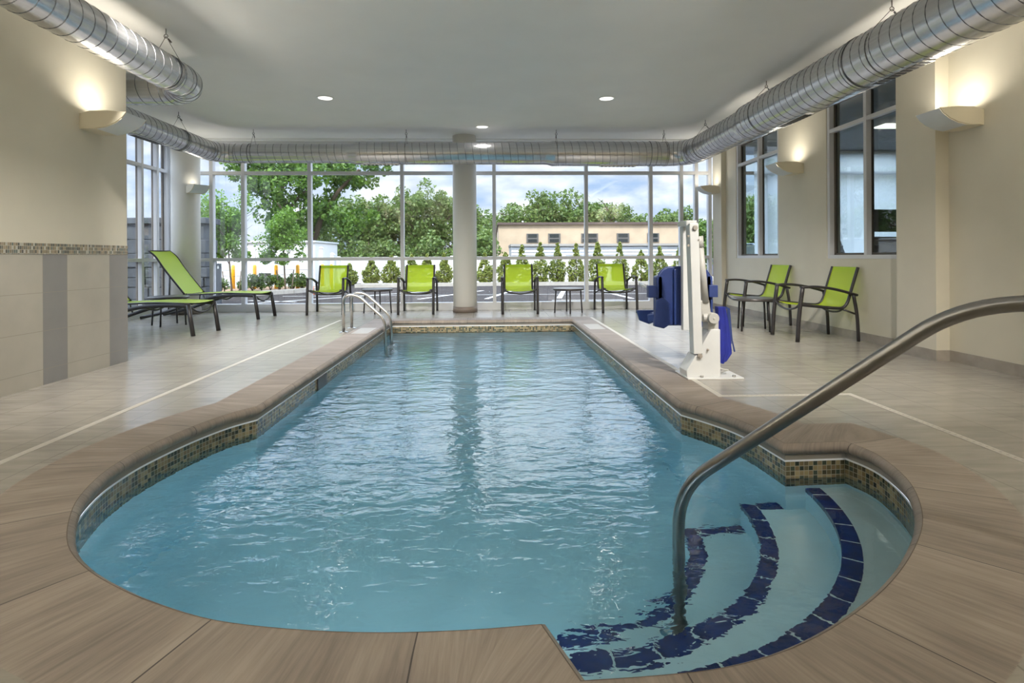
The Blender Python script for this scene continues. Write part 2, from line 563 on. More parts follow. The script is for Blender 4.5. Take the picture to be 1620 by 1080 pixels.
M = dict(
    floor=floor_mat(), coping=coping_mat(), wtile=wall_tile_mat(), water=water_mat(),
    ceil=P('ceiling_paint', (0.82, 0.815, 0.80), 0.8, bump=0.05, bscale=140, vary=0.02, scale=2),
    wall=P('wall_paint', (0.60, 0.56, 0.455), 0.75, bump=0.08, bscale=160, vary=0.025, scale=3),
    base=P('base_tile', (0.30, 0.265, 0.225), 0.45, vary=0.12, scale=9),
    plaster=P('pool_plaster', (0.72, 0.88, 0.92), 0.6, vary=0.07, scale=2.5),
    white_line=P('white_caulk', (0.78, 0.80, 0.82), 0.4),
    mosaic=mosaic_mat('waterline_mosaic', 0.0254, 0.0254,
                      [(0.22, 0.175, 0.09), (0.055, 0.050, 0.028), (0.15, 0.115, 0.055), (0.022, 0.030, 0.022), (0.26, 0.21, 0.115),
                       (0.10, 0.085, 0.045), (0.17, 0.12, 0.065), (0.04, 0.055, 0.04), (0.20, 0.155, 0.085)],
                      (0.30, 0.28, 0.215), 0.0030),
    accent=mosaic_mat('accent_mosaic', 0.018, 0.0283,
                      [(0.30, 0.24, 0.17), (0.08, 0.08, 0.07), (0.24, 0.20, 0.13), (0.16, 0.15, 0.12), (0.42, 0.40, 0.34),
                       (0.20, 0.16, 0.11), (0.12, 0.14, 0.13)], (0.45, 0.41, 0.33), 0.0028, 0.2, 'Object', 0.0, (1, 2)),
    bluetile=P('cobalt_tile', (0.006, 0.024, 0.14), 0.15, vary=0.3, scale=25),
    alu=P('painted_aluminium', (0.60, 0.60, 0.615), 0.42, vary=0.015, scale=2),
    opening_dark=P('dark_opening', (0.035, 0.032, 0.03), 0.4),
    dark_refl=P('dark_reflection', (0.09, 0.075, 0.06), 0.4),  # dark colour stands for inner frame faces reflecting dark
    glass=glass_mat('window_glass'),
    glass_g=glass_mat('tinted_glass', (0.78, 0.84, 0.84)),
    duct=duct_mat(), seam=P('duct_seam', (0.16, 0.16, 0.165), 0.35, 0.85),
    wire=P('steel_cable', (0.16, 0.15, 0.14), 0.4, 0.6),
    steel=P('brushed_steel', (0.50, 0.49, 0.47), 0.25, 1.0, bump=0.06, bscale=20, stretch=(30, 30, 1)),
    steel_rail=P('worn_steel', (0.27, 0.265, 0.26), 0.28, 1.0, bump=0.1, bscale=16, vary=0.1, scale=10),
    frame=P('charcoal_frame', (0.022, 0.019, 0.019), 0.42, 0.1),
    sling=sling_mat('lime_sling', (0.55, 0.72, 0.02), 0.22),
    sling2=sling_mat('lime_sling_dense', (0.50, 0.66, 0.06), 0.04),
    ttop=P('table_top', (0.055, 0.05, 0.048), 0.3, 0.1),
    white=P('powder_white', (0.60, 0.60, 0.585), 0.35, vary=0.03, scale=6),
    offw=P('motor_plastic', (0.42, 0.41, 0.38), 0.45),
    blue=P('seat_blue', (0.012, 0.030, 0.135), 0.45, vary=0.1, scale=12),
    bluecloth=P('blue_cover', (0.006, 0.014, 0.20), 0.7, vary=0.15, scale=9, bump=0.3, bscale=30),
    black=P('black_rubber', (0.015, 0.015, 0.016), 0.5),
    sconce=P('sconce_cream', (0.66, 0.60, 0.46), 0.55),
    opal=P('opal_lens', (0.62, 0.65, 0.68), 0.3, spec=0.6),
    lamp=P('lamp_lens', (1, 1, 1), 0.5, emit=(1.0, 0.97, 0.92), est=1.3),
    trimw=P('trim_white', (0.8, 0.8, 0.78), 0.5),
    colp=P('column_paint', (0.74, 0.72, 0.66), 0.7, bump=0.05, bscale=150),
    asphalt=P('asphalt', (0.046, 0.040, 0.038), 0.9, spec=0.08, vary=0.12, scale=4, bump=0.3, bscale=90),
    paint=P('line_paint', (0.50, 0.50, 0.48), 0.6, vary=0.1, scale=10),
    kerb=P('concrete_kerb', (0.40, 0.37, 0.32), 0.8, vary=0.1, scale=6),
    mulch=P('bark_mulch', (0.27, 0.185, 0.12), 0.95, spec=0.1, vary=0.35, scale=40, bump=0.8, bscale=50),
    pvc=P('white_vinyl', (0.66, 0.66, 0.65), 0.45),
    siding=P('white_siding', (0.55, 0.57, 0.59), 0.5),
    beige=P('beige_block', (0.50, 0.385, 0.265), 0.85, vary=0.10, scale=1.6, bump=0.2, bscale=12),
    brownroof=P('brown_coping', (0.09, 0.06, 0.05), 0.6),
    darkwin=P('dark_pane', (0.03, 0.035, 0.035), 0.15),
    yellow=P('bollard_yellow', (0.78, 0.36, 0.005), 0.5),
    bark=P('bark', (0.10, 0.07, 0.045), 0.9, vary=0.3, scale=20),
    stake=P('wood_stake', (0.13, 0.10, 0.075), 0.9),
    stone=P('grey_stone', (0.055, 0.062, 0.070), 0.8, vary=0.3, scale=3, bump=0.8, bscale=7),
    bollight=P('slate_post', (0.06, 0.07, 0.085), 0.5),
    cone=P('cone_orange', (0.75, 0.14, 0.02), 0.5),
    carblue=P('car_blue', (0.03, 0.06, 0.15), 0.25, 0.3, coat=0.8),
    carwhite=P('car_white', (0.72, 0.73, 0.74), 0.25, coat=0.8),
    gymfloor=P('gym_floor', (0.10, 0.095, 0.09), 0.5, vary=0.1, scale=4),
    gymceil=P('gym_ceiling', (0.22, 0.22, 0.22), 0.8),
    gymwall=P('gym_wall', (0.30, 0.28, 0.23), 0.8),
    lf_far=leaf_mat('leaf_far', (0.055, 0.11, 0.02), (0.18, 0.26, 0.06), 0.3),
    lf_mid=leaf_mat('leaf_mid', (0.045, 0.115, 0.015), (0.16, 0.28, 0.035), 0.35),
    lf_young=leaf_mat('leaf_young', (0.09, 0.19, 0.02), (0.19, 0.34, 0.045), 0.4),
    lf_arb=leaf_mat('leaf_arborvitae', (0.07, 0.11, 0.015), (0.30, 0.34, 0.06), 0.25),
    lf_shrub=leaf_mat('leaf_shrub', (0.05, 0.10, 0.015), (0.15, 0.23, 0.045), 0.25),
)

# ================================================================== mesh helpers
class MB:
    def __init__(s):
        s.v = []; s.f = []; s.mi = []; s.uv = {}; s.sm = []
    def face(s, idx, mi=0, uv=None, smooth=False):
        if uv:
            s.uv[len(s.f)] = uv
        s.f.append(tuple(idx)); s.mi.append(mi); s.sm.append(smooth)
    def box(s, x0, x1, y0, y1, z0, z1, mi=0):
        b = len(s.v)
        s.v += [(x, y, z) for z in (z0, z1) for y in (y0, y1) for x in (x0, x1)]
        for q in ((0, 2, 3, 1), (4, 5, 7, 6), (0, 1, 5, 4), (2, 6, 7, 3), (0, 4, 6, 2), (1, 3, 7, 5)):
            s.face([b + i for i in q], mi)
    def obox(s, p, q, w, h, mi=0, up=(0, 0, 1)):
        """box beam from p to q, w across, h along up"""
        p = Vector(p); q = Vector(q)
        d = (q - p).normalized()
        sd = d.cross(Vector(up)).normalized() * (w / 2)
        u = sd.cross(d).normalized() * (h / 2)
        b = len(s.v)
        for c in (p, q):
            for a_, e_ in ((-1, -1), (1, -1), (1, 1), (-1, 1)):
                s.v.append(tuple(c + sd * a_ + u * e_))
        s.face([b + 3, b + 2, b + 1, b], mi); s.face([b + 4, b + 5, b + 6, b + 7], mi)
        for i in range(4):
            j = (i + 1) % 4
            s.face([b + i, b + j, b + 4 + j, b + 4 + i], mi)
    def prism(s, poly, axis, a0, a1, mi=0):
        """poly of 2-D points; axis 'y': (x,z) extruded in y; 'z': (x,y); 'x': (y,z)"""
        def put(p, a):
            return {'y': (p[0], a, p[1]), 'z': (p[0], p[1], a), 'x': (a, p[0], p[1])}[axis]
        n = len(poly); b = len(s.v)
        s.v += [put(p, a0) for p in poly] + [put(p, a1) for p in poly]
        s.face([b + i for i in range(n)], mi)
        s.face([b + n + i for i in reversed(range(n))], mi)
        for i in range(n):
            j = (i + 1) % n
            s.face([b + i, b + n + i, b + n + j, b + j], mi)
    def tube(s, pts, r, seg=12, mi=0, caps=True, r2=None, up=None, closed=False):
        """circle (or ellipse r x r2) swept on pts; r may be a list"""
        P_ = [Vector(p) for p in pts]
        n = len(P_)
        rs = r if isinstance(r, (list, tuple)) else [r] * n
        T = []
        for i in range(n):
            a = P_[max(0, i - 1)] if not closed else P_[(i - 1) % n]
            c = P_[min(n - 1, i + 1)] if not closed else P_[(i + 1) % n]
            T.append((c - a).normalized())
        up0 = Vector(up) if up else (Vector((0, 0, 1)) if abs(T[0].z) < 0.9 else Vector((1, 0, 0)))
        nrm = (up0 - T[0] * up0.dot(T[0])).normalized()
        b = len(s.v)
        L_ = 0.0
        Ls = []
        for i in range(n):
            if i:
                L_ += (P_[i] - P_[i - 1]).length
                nrm = (nrm - T[i] * nrm.dot(T[i])).normalized()
            Ls.append(L_)
            bn = T[i].cross(nrm)
            k = (r2 / rs[i]) if r2 else 1.0
            for j in range(seg):
                t = 2 * PI * j / seg
                s.v.append(tuple(P_[i] + nrm * (math.cos(t) * rs[i]) + bn * (math.sin(t) * rs[i] * k)))
        rng = range(n if closed else n - 1)
        for i in rng:
            i2 = (i + 1) % n
            for j in range(seg):
                k = (j + 1) % seg
                s.face([b + i * seg + j, b + i * seg + k, b + i2 * seg + k, b + i2 * seg + j], mi,
                       uv=[(Ls[i], j / seg), (Ls[i], (j + 1) / seg), (Ls[i2], (j + 1) / seg), (Ls[i2], j / seg)], smooth=True)
        if caps and not closed:
            s.face([b + j for j in reversed(range(seg))], mi)
            s.face([b + (n - 1) * seg + j for j in range(seg)], mi)
    def cyl(s, c, r, z0, z1, seg=24, mi=0, r1=None):
        r1 = r if r1 is None else r1
        b = len(s.v)
        for z, q in ((z0, r), (z1, r1)):
            for j in range(seg):
                t = 2 * PI * j / seg
                s.v.append((c[0] + q * math.cos(t), c[1] + q * math.sin(t), z))
        for j in range(seg):
            k = (j + 1) % seg
            s.face([b + j, b + k, b + seg + k, b + seg + j], mi, smooth=True)
        s.face([b + j for j in reversed(range(seg))], mi)
        s.face([b + seg + j for j in range(seg)], mi)
    def lathe(s, prof, c=(0, 0, 0), seg=24, mi=0):
        b = len(s.v); n = len(prof)
        for r, z in prof:
            for j in range(seg):
                t = 2 * PI * j / seg
                s.v.append((c[0] + r * math.cos(t), c[1] + r * math.sin(t), c[2] + z))
        for i in range(n - 1):
            for j in range(seg):
                k = (j + 1) % seg
                s.face([b + i * seg + j, b + i * seg + k, b + (i + 1) * seg + k, b + (i + 1) * seg + j], mi, smooth=True)
        s.face([b + j for j in reversed(range(seg))], mi)
        s.face([b + (n - 1) * seg + j for j in range(seg)], mi)
    def sheet(s, rows, mi=0, smooth=True, uvf=None):
        b = len(s.v); n = len(rows); m_ = len(rows[0])
        for r in rows:
            s.v += [tuple(p) for p in r]
        for i in range(n - 1):
            for j in range(m_ - 1):
                uv = None
                if uvf:
                    uv = [uvf(i, j), uvf(i, j + 1), uvf(i + 1, j + 1), uvf(i + 1, j)]
                s.face([b + i * m_ + j, b + i * m_ + j + 1, b + (i + 1) * m_ + j + 1, b + (i + 1) * m_ + j], mi, uv, smooth)

def fillet(pts, r, n=6):
    """round the inner corners of a polyline"""
    P_ = [Vector(p) for p in pts]
    rr = r if isinstance(r, (list, tuple)) else [r] * len(P_)
    out = [P_[0]]
    for i in range(1, len(P_) - 1):
        a, b, c = P_[i - 1], P_[i], P_[i + 1]
        d1 = (a - b); d2 = (c - b)
        q = min(rr[i], d1.length * 0.49, d2.length * 0.49)
        s_ = b + d1.normalized() * q
        e_ = b + d2.normalized() * q
        for k in range(n + 1):
            t = k / n
            out.append((1 - t) ** 2 * s_ + 2 * t * (1 - t) * b + t * t * e_)
    out.append(P_[-1])
    return out

def smooth_path(pts, n=6):
    """Catmull-Rom through pts"""
    P_ = [Vector(p) for p in pts]
    out = []
    for i in range(len(P_) - 1):
        p0 = P_[i - 1] if i else P_[0] * 2 - P_[1]
        p1, p2 = P_[i], P_[i + 1]
        p3 = P_[i + 2] if i + 2 < len(P_) else P_[-1] * 2 - P_[-2]
        for k in range(n):
            t = k / n
            out.append(0.5 * ((2 * p1) + (p2 - p0) * t + (2 * p0 - 5 * p1 + 4 * p2 - p3) * t * t + (3 * p1 - p0 - 3 * p2 + p3) * t ** 3))
    out.append(P_[-1])
    return out

LOC = {}
def obj(name, mb, mats, parent=None, bevel=0.0):
    me = bpy.data.meshes.new(name)
    me.from_pydata(mb.v, [], mb.f)
    if not isinstance(mats, (list, tuple)):
        mats = [mats]
    for m in mats:
        me.materials.append(m)
    me.polygons.foreach_set('material_index', mb.mi)
    me.polygons.foreach_set('use_smooth', mb.sm)
    if mb.uv:
        uvl = me.uv_layers.new(name='UVMap')
        for fi, uvs in mb.uv.items():
            p = me.polygons[fi]
            for li, uv in zip(p.loop_indices, uvs):
                uvl.data[li].uv = uv
    me.update()
    o = bpy.data.objects.new(name, me)
    col.objects.link(o)
    if parent:
        o.parent = parent
        o.matrix_parent_inverse = Matrix.Translation(-LOC.get(parent.name, Vector((0, 0, 0))))
    if bevel:
        bv = o.modifiers.new('bevel', 'BEVEL')
        bv.width = bevel
        bv.segments = 2
        bv.limit_method = 'ANGLE'
    return o

def tag(o, label=None, cat=None, group=None, kind=None):
    if label: o['label'] = label
    if cat: o['category'] = cat
    if group: o['group'] = group
    if kind: o['kind'] = kind
    return o

def thing(name, label, cat, loc=(0, 0, 0), rz=0.0, group=None, kind=None, built_world=True):
    """an Empty at the thing's base. built_world: its parts are given in world coordinates"""
    o = bpy.data.objects.new(name, None)
    o.empty_display_size = 0.1
    col.objects.link(o)
    o.location = loc
    o.rotation_euler = (0, 0, rz)
    if built_world:
        LOC[o.name] = Vector(loc)
    return tag(o, label, cat, group, kind)

def struct(name, mb, mats, label=None, bevel=0.0):
    o = obj(name, mb, mats, bevel=bevel)
    return tag(o, label, None, None, 'structure')

def copy_tree(o, parent=None):
    c = o.copy()
    col.objects.link(c)
    if parent:
        c.parent = parent
    for ch in list(o.children):
        copy_tree(ch, c)
    return c

# ================================================================== pool outline
WZ = -0.187
def V2(l): return [Vector((x, y, 0)) for x, y in l]
arcL = [(-1.59, 3.90), (-1.70, 3.72), (-1.785, 3.45), (-1.835, 3.15), (-1.845, 2.95), (-1.82, 2.72), (-1.74, 2.46), (-1.63, 2.25),
        (-1.49, 2.05), (-1.33, 1.90), (-1.16, 1.785), (-0.985, 1.69), (-0.78, 1.605), (-0.55, 1.555), (-0.31, 1.53), (-0.07, 1.53), (0.13, 1.545)]
arcF = [(0.205, 1.335), (0.40, 1.345), (0.57, 1.365), (0.75, 1.42), (0.95, 1.52), (1.17, 1.665), (1.38, 1.84), (1.585, 2.05),
        (1.74, 2.27), (1.85, 2.49), (1.915, 2.73), (1.92, 2.86), (1.89, 2.985)]
arcR = [(1.55, 2.97), (1.54, 3.10), (1.525, 3.27), (1.48, 3.47), (1.40, 3.66), (1.29, 3.86)]
def straight(a, b, n):
    a = Vector((*a, 0)); b = Vector((*b, 0))
    return [a.lerp(b, i / n) for i in range(n)]
outline = []
outline += straight((-1.59, 9.05), (-1.59, 3.90), 12)
outline += smooth_path(V2([(x, y) for x, y in arcL]), 4)
outline += smooth_path(V2(arcF), 4)
outline += smooth_path(V2(arcR), 4)[:-1]
outline += straight((1.29, 3.86), (1.29, 9.05), 12)
outline += straight((1.29, 9.05), (-1.59, 9.05), 8)
# drop duplicates
ol = []
for p in outline:
    if not ol or (p - ol[-1]).length > 1e-4:
        ol.append(p)
outline = ol
NO = len(outline)
def offset_line(d):
    """positive d: away from the water"""
    out = []
    for i in range(NO):
        a, b, c = outline[i - 1], outline[i], outline[(i + 1) % NO]
        t1 = (b - a).normalized(); t2 = (c - b).normalized()
        n1 = Vector((-t1.y, t1.x, 0)) * -1.0; n2 = Vector((-t2.y, t2.x, 0)) * -1.0
        n = (n1 + n2)
        n.normalize()
        k = max(0.45, n.dot(n1))
        out.append(b + n * (d / k))
    return out
arclen = [0.0]
for i in range(NO):
    arclen.append(arclen[-1] + (outline[(i + 1) % NO] - outline[i]).length)
# orientation check: offset outward must enlarge the pool
def area(pl):
    return 0.5 * sum(pl[i].x * pl[(i + 1) % len(pl)].y - pl[(i + 1) % len(pl)].x * pl[i].y for i in range(len(pl)))
SGN = 1.0 if abs(area(offset_line(0.1))) > abs(area(outline)) else -1.0
def off(d): return offset_line(d * SGN)

s_notch = arclen[min(range(NO), key=lambda i: (outline[i] - Vector((0.13, 1.545, 0))).length)]
def au(i, e=0):
    # stone lengths restart at the corner of the steps
    return arclen[i + e] - (0.23 if arclen[i] >= s_notch - 1e-6 else 0.0)
def ring_strip(mb, prof, mi=0, smooth=False):
    """prof: list of (offset, z); faces all the way round"""
    rows = []
    for d, z in prof:
        rows.append([Vector((p.x, p.y, z)) for p in (OUTER if d == CW else off(d))])
    vv = [0.0]
    for i in range(1, len(prof)):
        vv.append(vv[-1] + math.hypot(prof[i][0] - prof[i - 1][0], prof[i][1] - prof[i - 1][1]))
    b = len(mb.v)
    for r in rows:
        mb.v += [tuple(p) for p in r]
    for k in range(len(prof) - 1):
        for i in range(NO):
            j = (i + 1) % NO
            mb.face([b + k * NO + i, b + k * NO + j, b + (k + 1) * NO + j, b + (k + 1) * NO + i], mi,
                    uv=[(au(i), vv[k]), (au(i, 1), vv[k]), (au(i, 1), vv[k + 1]), (au(i), vv[k + 1])], smooth=smooth)

CW = 0.325
def seg_dist(p, a, b):
    ab = b - a
    t = max(0.0, min(1.0, (p - a).dot(ab) / ab.length_squared))
    return (p - (a + ab * t)).length
def clean_outer(d):
    pts = off(d)
    ok = [min(seg_dist(p, outline[i], outline[(i + 1) % NO]) for i in range(NO)) > abs(d) * 0.985 for p in pts]
    res = list(pts)
    i = 0
    start = next(i for i in range(NO) if ok[i])
    k = 0
    while k < NO:
        i = (start + k) % NO
        if ok[i]:
            k += 1
            continue
        m = 0
        while not ok[(i + m) % NO]:
            m += 1
        a = res[(i - 1) % NO]; b = pts[(i + m) % NO]
        pa = a - res[(i - 2) % NO]; pb = pts[(i + m + 1) % NO] - b
        # meet the two valid runs
        den = pa.x * pb.y - pa.y * pb.x
        x = (a + b) / 2
        if abs(den) > 1e-9:
            t = ((b.x - a.x) * pb.y - (b.y - a.y) * pb.x) / den
            c = a + pa * t
            if (c - a).length < 0.6 and (c - b).length < 0.6:
                x = c
        for j in range(m):
            res[(i + j) % NO] = x.copy()
        k += m
    return res
OUTER = clean_outer(CW)
mb = MB()
ring_strip(mb, [(CW, -0.05), (CW, 0.0), (0.0, 0.0)])
ring_strip(mb, [(0.0, 0.0), (-0.004, -0.003), (-0.016, -0.012), (-0.024, -0.028), (-0.020, -0.046), (-0.004, -0.058), (0.006, -0.060)], 0, True)
ring_strip(mb, [(0.006, -0.060), (0.006, -0.092)], 1)
ring_strip(mb, [(0.003, 0.0005), (0.0, 0.0005)], 2)
struct('trim_1', mb, [M['coping'], P('mortar', (0.22, 0.20, 0.17), 0.9), P('coping_seam', (0.10, 0.078, 0.06), 0.8)], 'brown sandstone coping with bullnose lip round the pool')
mb = MB()
ring_strip(mb, [(0.0, -0.088), (0.0, -0.098)])
struct('trim_2', mb, M['white_line'], 'thin white line above the waterline mosaic')
mb = MB()
ring_strip(mb, [(0.003, -0.098), (0.003, -0.302)])
struct('trim_3', mb, M['mosaic'], 'olive and brown glass mosaic band at the waterline')
PD = -1.22
mb = MB()
ring_strip(mb, [(0.004, -0.30), (0.004, PD)])
bmx = bmesh.new()
vs = [bmx.verts.new((p.x, p.y, PD)) for p in off(0.004)]
es = [bmx.edges.new((vs[i], vs[(i + 1) % NO])) for i in range(NO)]
bmesh.ops.triangle_fill(bmx, edges=es, use_beauty=True)
bmx.verts.index_update()
b0 = len(mb.v)
mb.v += [tuple(v.co) for v in bmx.verts]
for f in bmx.faces:
    mb.face([b0 + v.index for v in f.verts])
bmx.free()
struct('wall_pool', mb, M['plaster'], 'pale plaster pool basin under the water')

# water: a closed body so that it tints with depth; its sides reach just inside the walls
mb = MB()
wl = off(0.02)
bmx = bmesh.new()
vs = [bmx.verts.new((p.x, p.y, WZ)) for p in wl]
es = [bmx.edges.new((vs[i], vs[(i + 1) % NO])) for i in range(NO)]
bmesh.ops.triangle_fill(bmx, edges=es, use_beauty=True)
bmx.verts.index_update()
mb.v += [tuple(v.co) for v in bmx.verts]
tri = [[v.index for v in f.verts] for f in bmx.faces]
up_ = bmx.faces[0:0] if False else None
bmx.faces.ensure_lookup_table()
flip = bmx.faces[0].normal.z < 0
bmx.free()
for t in tri:
    mb.face(t[::-1] if flip else t)
nb = len(mb.v)
mb.v += [(p[0], p[1], PD - 0.03) for p in mb.v[:NO]]
for t in tri:
    mb.face([nb + i for i in (t if flip else t[::-1])])
for i in range(NO):
    j = (i + 1) % NO
    mb.face([i, j, nb + j, nb + i] if area(wl) < 0 else [j, i, nb + i, nb + j])
water = obj('pool_water', mb, M['water'])
tag(water, 'rippled blue pool water reflecting the glass wall', 'water', None, 'stuff')

# floor with the pool cut out
X0, X1, Y0, Y1 = -5.95, 4.30, -2.3, 10.86
mb = MB()
bmx = bmesh.new()
outer = [(X0, Y1), (X0, Y0), (4.45, Y0), (4.45, Y1)]
vo = [bmx.verts.new((x, y, 0)) for x, y in outer]
eo = [bmx.edges.new((vo[i], vo[(i + 1) % 4])) for i in range(4)]
uo = []
for p in OUTER:
    if not uo or (p - uo[-1]).length > 1e-5:
        uo.append(p)
vi = [bmx.verts.new((p.x, p.y, 0)) for p in uo]
ei = [bmx.edges.new((vi[i], vi[(i + 1) % len(vi)])) for i in range(len(vi))]
bmesh.ops.triangle_fill(bmx, edges=eo + ei, use_beauty=True)
bmx.verts.index_update()
mb.v += [tuple(v.co) for v in bmx.verts]
for f in bmx.faces:
    idx = [v.index for v in f.verts]
    mb.face(idx if f.normal.z > 0 else idx[::-1])
bmx.free()
struct('floor', mb, M['floor'], 'taupe porcelain tile pool deck')

# pale drain strips set in the deck
mb = MB()
mb.box(-2.445, -2.40, Y0, 9.2, 0.0, 0.0015)
mb.box(1.60, 1.645, 4.02, 9.30, 0.0, 0.0015)
mb.box(1.60, 2.585, 3.975, 4.02, 0.0, 0.0015)
mb.box(2.54, 2.585, Y0, 3.975, 0.0, 0.0015)
for i in range(26):
    mb.box(1.68 + i * 0.033, 1.688 + i * 0.033, 3.992, 4.003, 0.0015, 0.002, 1)
for i in range(60):
    mb.box(2.558, 2.569, 1.5 + i * 0.04, 1.51 + i * 0.04, 0.0015, 0.002, 1)
struct('trim_4', mb, [P('drain_strip', (0.46, 0.43, 0.375), 0.5), M['base']], 'pale slotted drain strip in the deck')
# light marker tiles in the coping
mb = MB()
for x0, x1, y0, y1 in ((1.34, 1.56, 7.75, 8.35), (-1.86, -1.64, 7.55, 8.15)):
    mb.box(x0, x1, y0, y1, 0.0, 0.0016)
struct('trim_5', mb, P('marker_tile', (0.33, 0.305, 0.265), 0.45), 'pale inset tiles in the pool coping')

# underwater corner steps with cobalt edge tiles
SC = Vector((0.30, 3.06, 0))
A0, A1 = 0.0, math.radians(-93)
def sector(mb, r0, r1, z0, z1, a0, a1, n, mi=0):
    pts = [(SC.x + r0 * math.cos(a0 + (a1 - a0) * i / n), SC.y + r0 * math.sin(a0 + (a1 - a0) * i / n)) for i in range(n + 1)]
    pts += [(SC.x + r1 * math.cos(a0 + (a1 - a0) * i / n), SC.y + r1 * math.sin(a0 + (a1 - a0) * i / n)) for i in range(n, -1, -1)]
    b = len(mb.v); m_ = n + 1
    for z in (z0, z1):
        mb.v += [(x, y, z) for x, y in pts]
    T_ = 2 * m_
    for i in range(n):
        o_ = T_ - 1 - i
        mb.face([b + T_ + i, b + T_ + i + 1, b + T_ + o_ - 1, b + T_ + o_], mi)
        mb.face([b + i + 1, b + i, b + o_, b + o_ - 1], mi)
        mb.face([b + i, b + i + 1, b + T_ + i + 1, b + T_ + i], mi)
        mb.face([b + o_ - 1, b + o_, b + T_ + o_, b + T_ + o_ - 1], mi)
    mb.face([b, b + T_, b + T_ + T_ - 1, b + T_ - 1], mi)
    mb.face([b + n, b + n + 1, b + T_ + n + 1, b + T_ + n], mi)
steps = [(1.37, -0.345), (1.045, -0.62), (0.72, -0.88)]
mb = MB()
for r, z in steps:
    sector(mb, r, 1.78, PD - 0.02, z, A0, A1, 40)
stp = thing('wall_steps', 'curved underwater steps with cobalt tile edges in the pool corner', None, (SC.x, SC.y, PD), kind='structure')
obj('step_tread', mb, M['plaster'], stp)
for k, (r, z) in enumerate(steps):
    mb = MB()
    nt_ = int(r * abs(A1 - A0) / 0.155)
    gap = 0.010 / r
    for i in range(nt_):
        a = A0 + (A1 - A0) * i / nt_
        b_ = A0 + (A1 - A0) * (i + 1) / nt_
        sector(mb, r - 0.003, r + 0.075, z - 0.05, z + 0.003, a - gap / 2 if a else a, b_ + gap / 2, 4)
    if k:
        L_ = 0.32
        for i in range(2):
            mb.box(SC.x + r + 0.08 + i * L_ / 2, SC.x + r + 0.075 + (i + 1) * L_ / 2, SC.y - 0.072, SC.y + 0.003, z - 0.05, z + 0.003)
    obj('edge_tile', mb, M['bluetile'], stp)

# ================================================================== room shell
H = 3.20
mb = MB()
mb.box(X0 - 0.25, 4.45, Y0 - 0.2, 10.95, H, H + 0.35)
struct('ceiling', mb, M['ceil'], 'plain pale grey ceiling')

mb = MB()
mb.box(-3.87, -3.57, Y0, 5.70, 1.125, H)
mb.box(-5.95, -3.87, 5.45, 5.70, 0, H)
struct('wall_left', mb, M['wall'], 'cream painted wall above the tiled dado on the left')
mb = MB()
mb.box(-3.87, -3.567, Y0, 5.703, 0, 1.042)
struct('trim_6', mb, M['wtile'], 'porcelain dado of cream panels and grey strips')
mb = MB()
mb.box(-3.87, -3.565, Y0, 5.705, 1.042, 1.127)
struct('trim_7', mb, M['accent'], 'glass mosaic accent band over the dado')
mb = MB()
mb.box(X0, 4.45, Y0 - 0.2, Y0, 0, H)
struct('wall_front', mb, M['wall'], 'cream wall')

# right wall with two window openings
WX, WT = 4.30, 0.18
W1 = (5.60, 7.16)     # near window (y)
W2 = (8.38, 9.86)     # far window
WS, WTOP = 0.955, 2.98
mb = MB()
mb.box(WX, WX + WT, Y0, W1[0], 0, H)
mb.box(WX, WX + WT, W1[1], W2[0], 0, H)
mb.box(WX, WX + WT, W2[1], 10.70, 0, H)
for a, b in (W1, W2):
    mb.box(WX, WX + WT, a, b, 0, WS)
    mb.box(WX, WX + WT, a, b, WTOP, H)
mb.box(4.17, WX, 5.20, 5.72, 0, H)
mb.box(4.215, WX, 10.30, 10.70, 0, H)
struct('wall_right', mb, M['wall'], 'cream painted wall with two internal windows')
mb = MB()
for x, a, b in ((WX, Y0, 5.2), (4.17, 5.2, 5.72), (WX, 5.72, 10.30), (4.215, 10.30, 10.70)):
    mb.box(x - 0.012, x, a, b, 0, 0.10)
mb.box(4.17 - 0.012, WX, 5.188, 5.2, 0, 0.10)
mb.box(4.215 - 0.012, WX, 10.288, 10.30, 0, 0.10)
struct('baseboard_right', mb, M['base'], 'brown tile baseboard along the right wall')

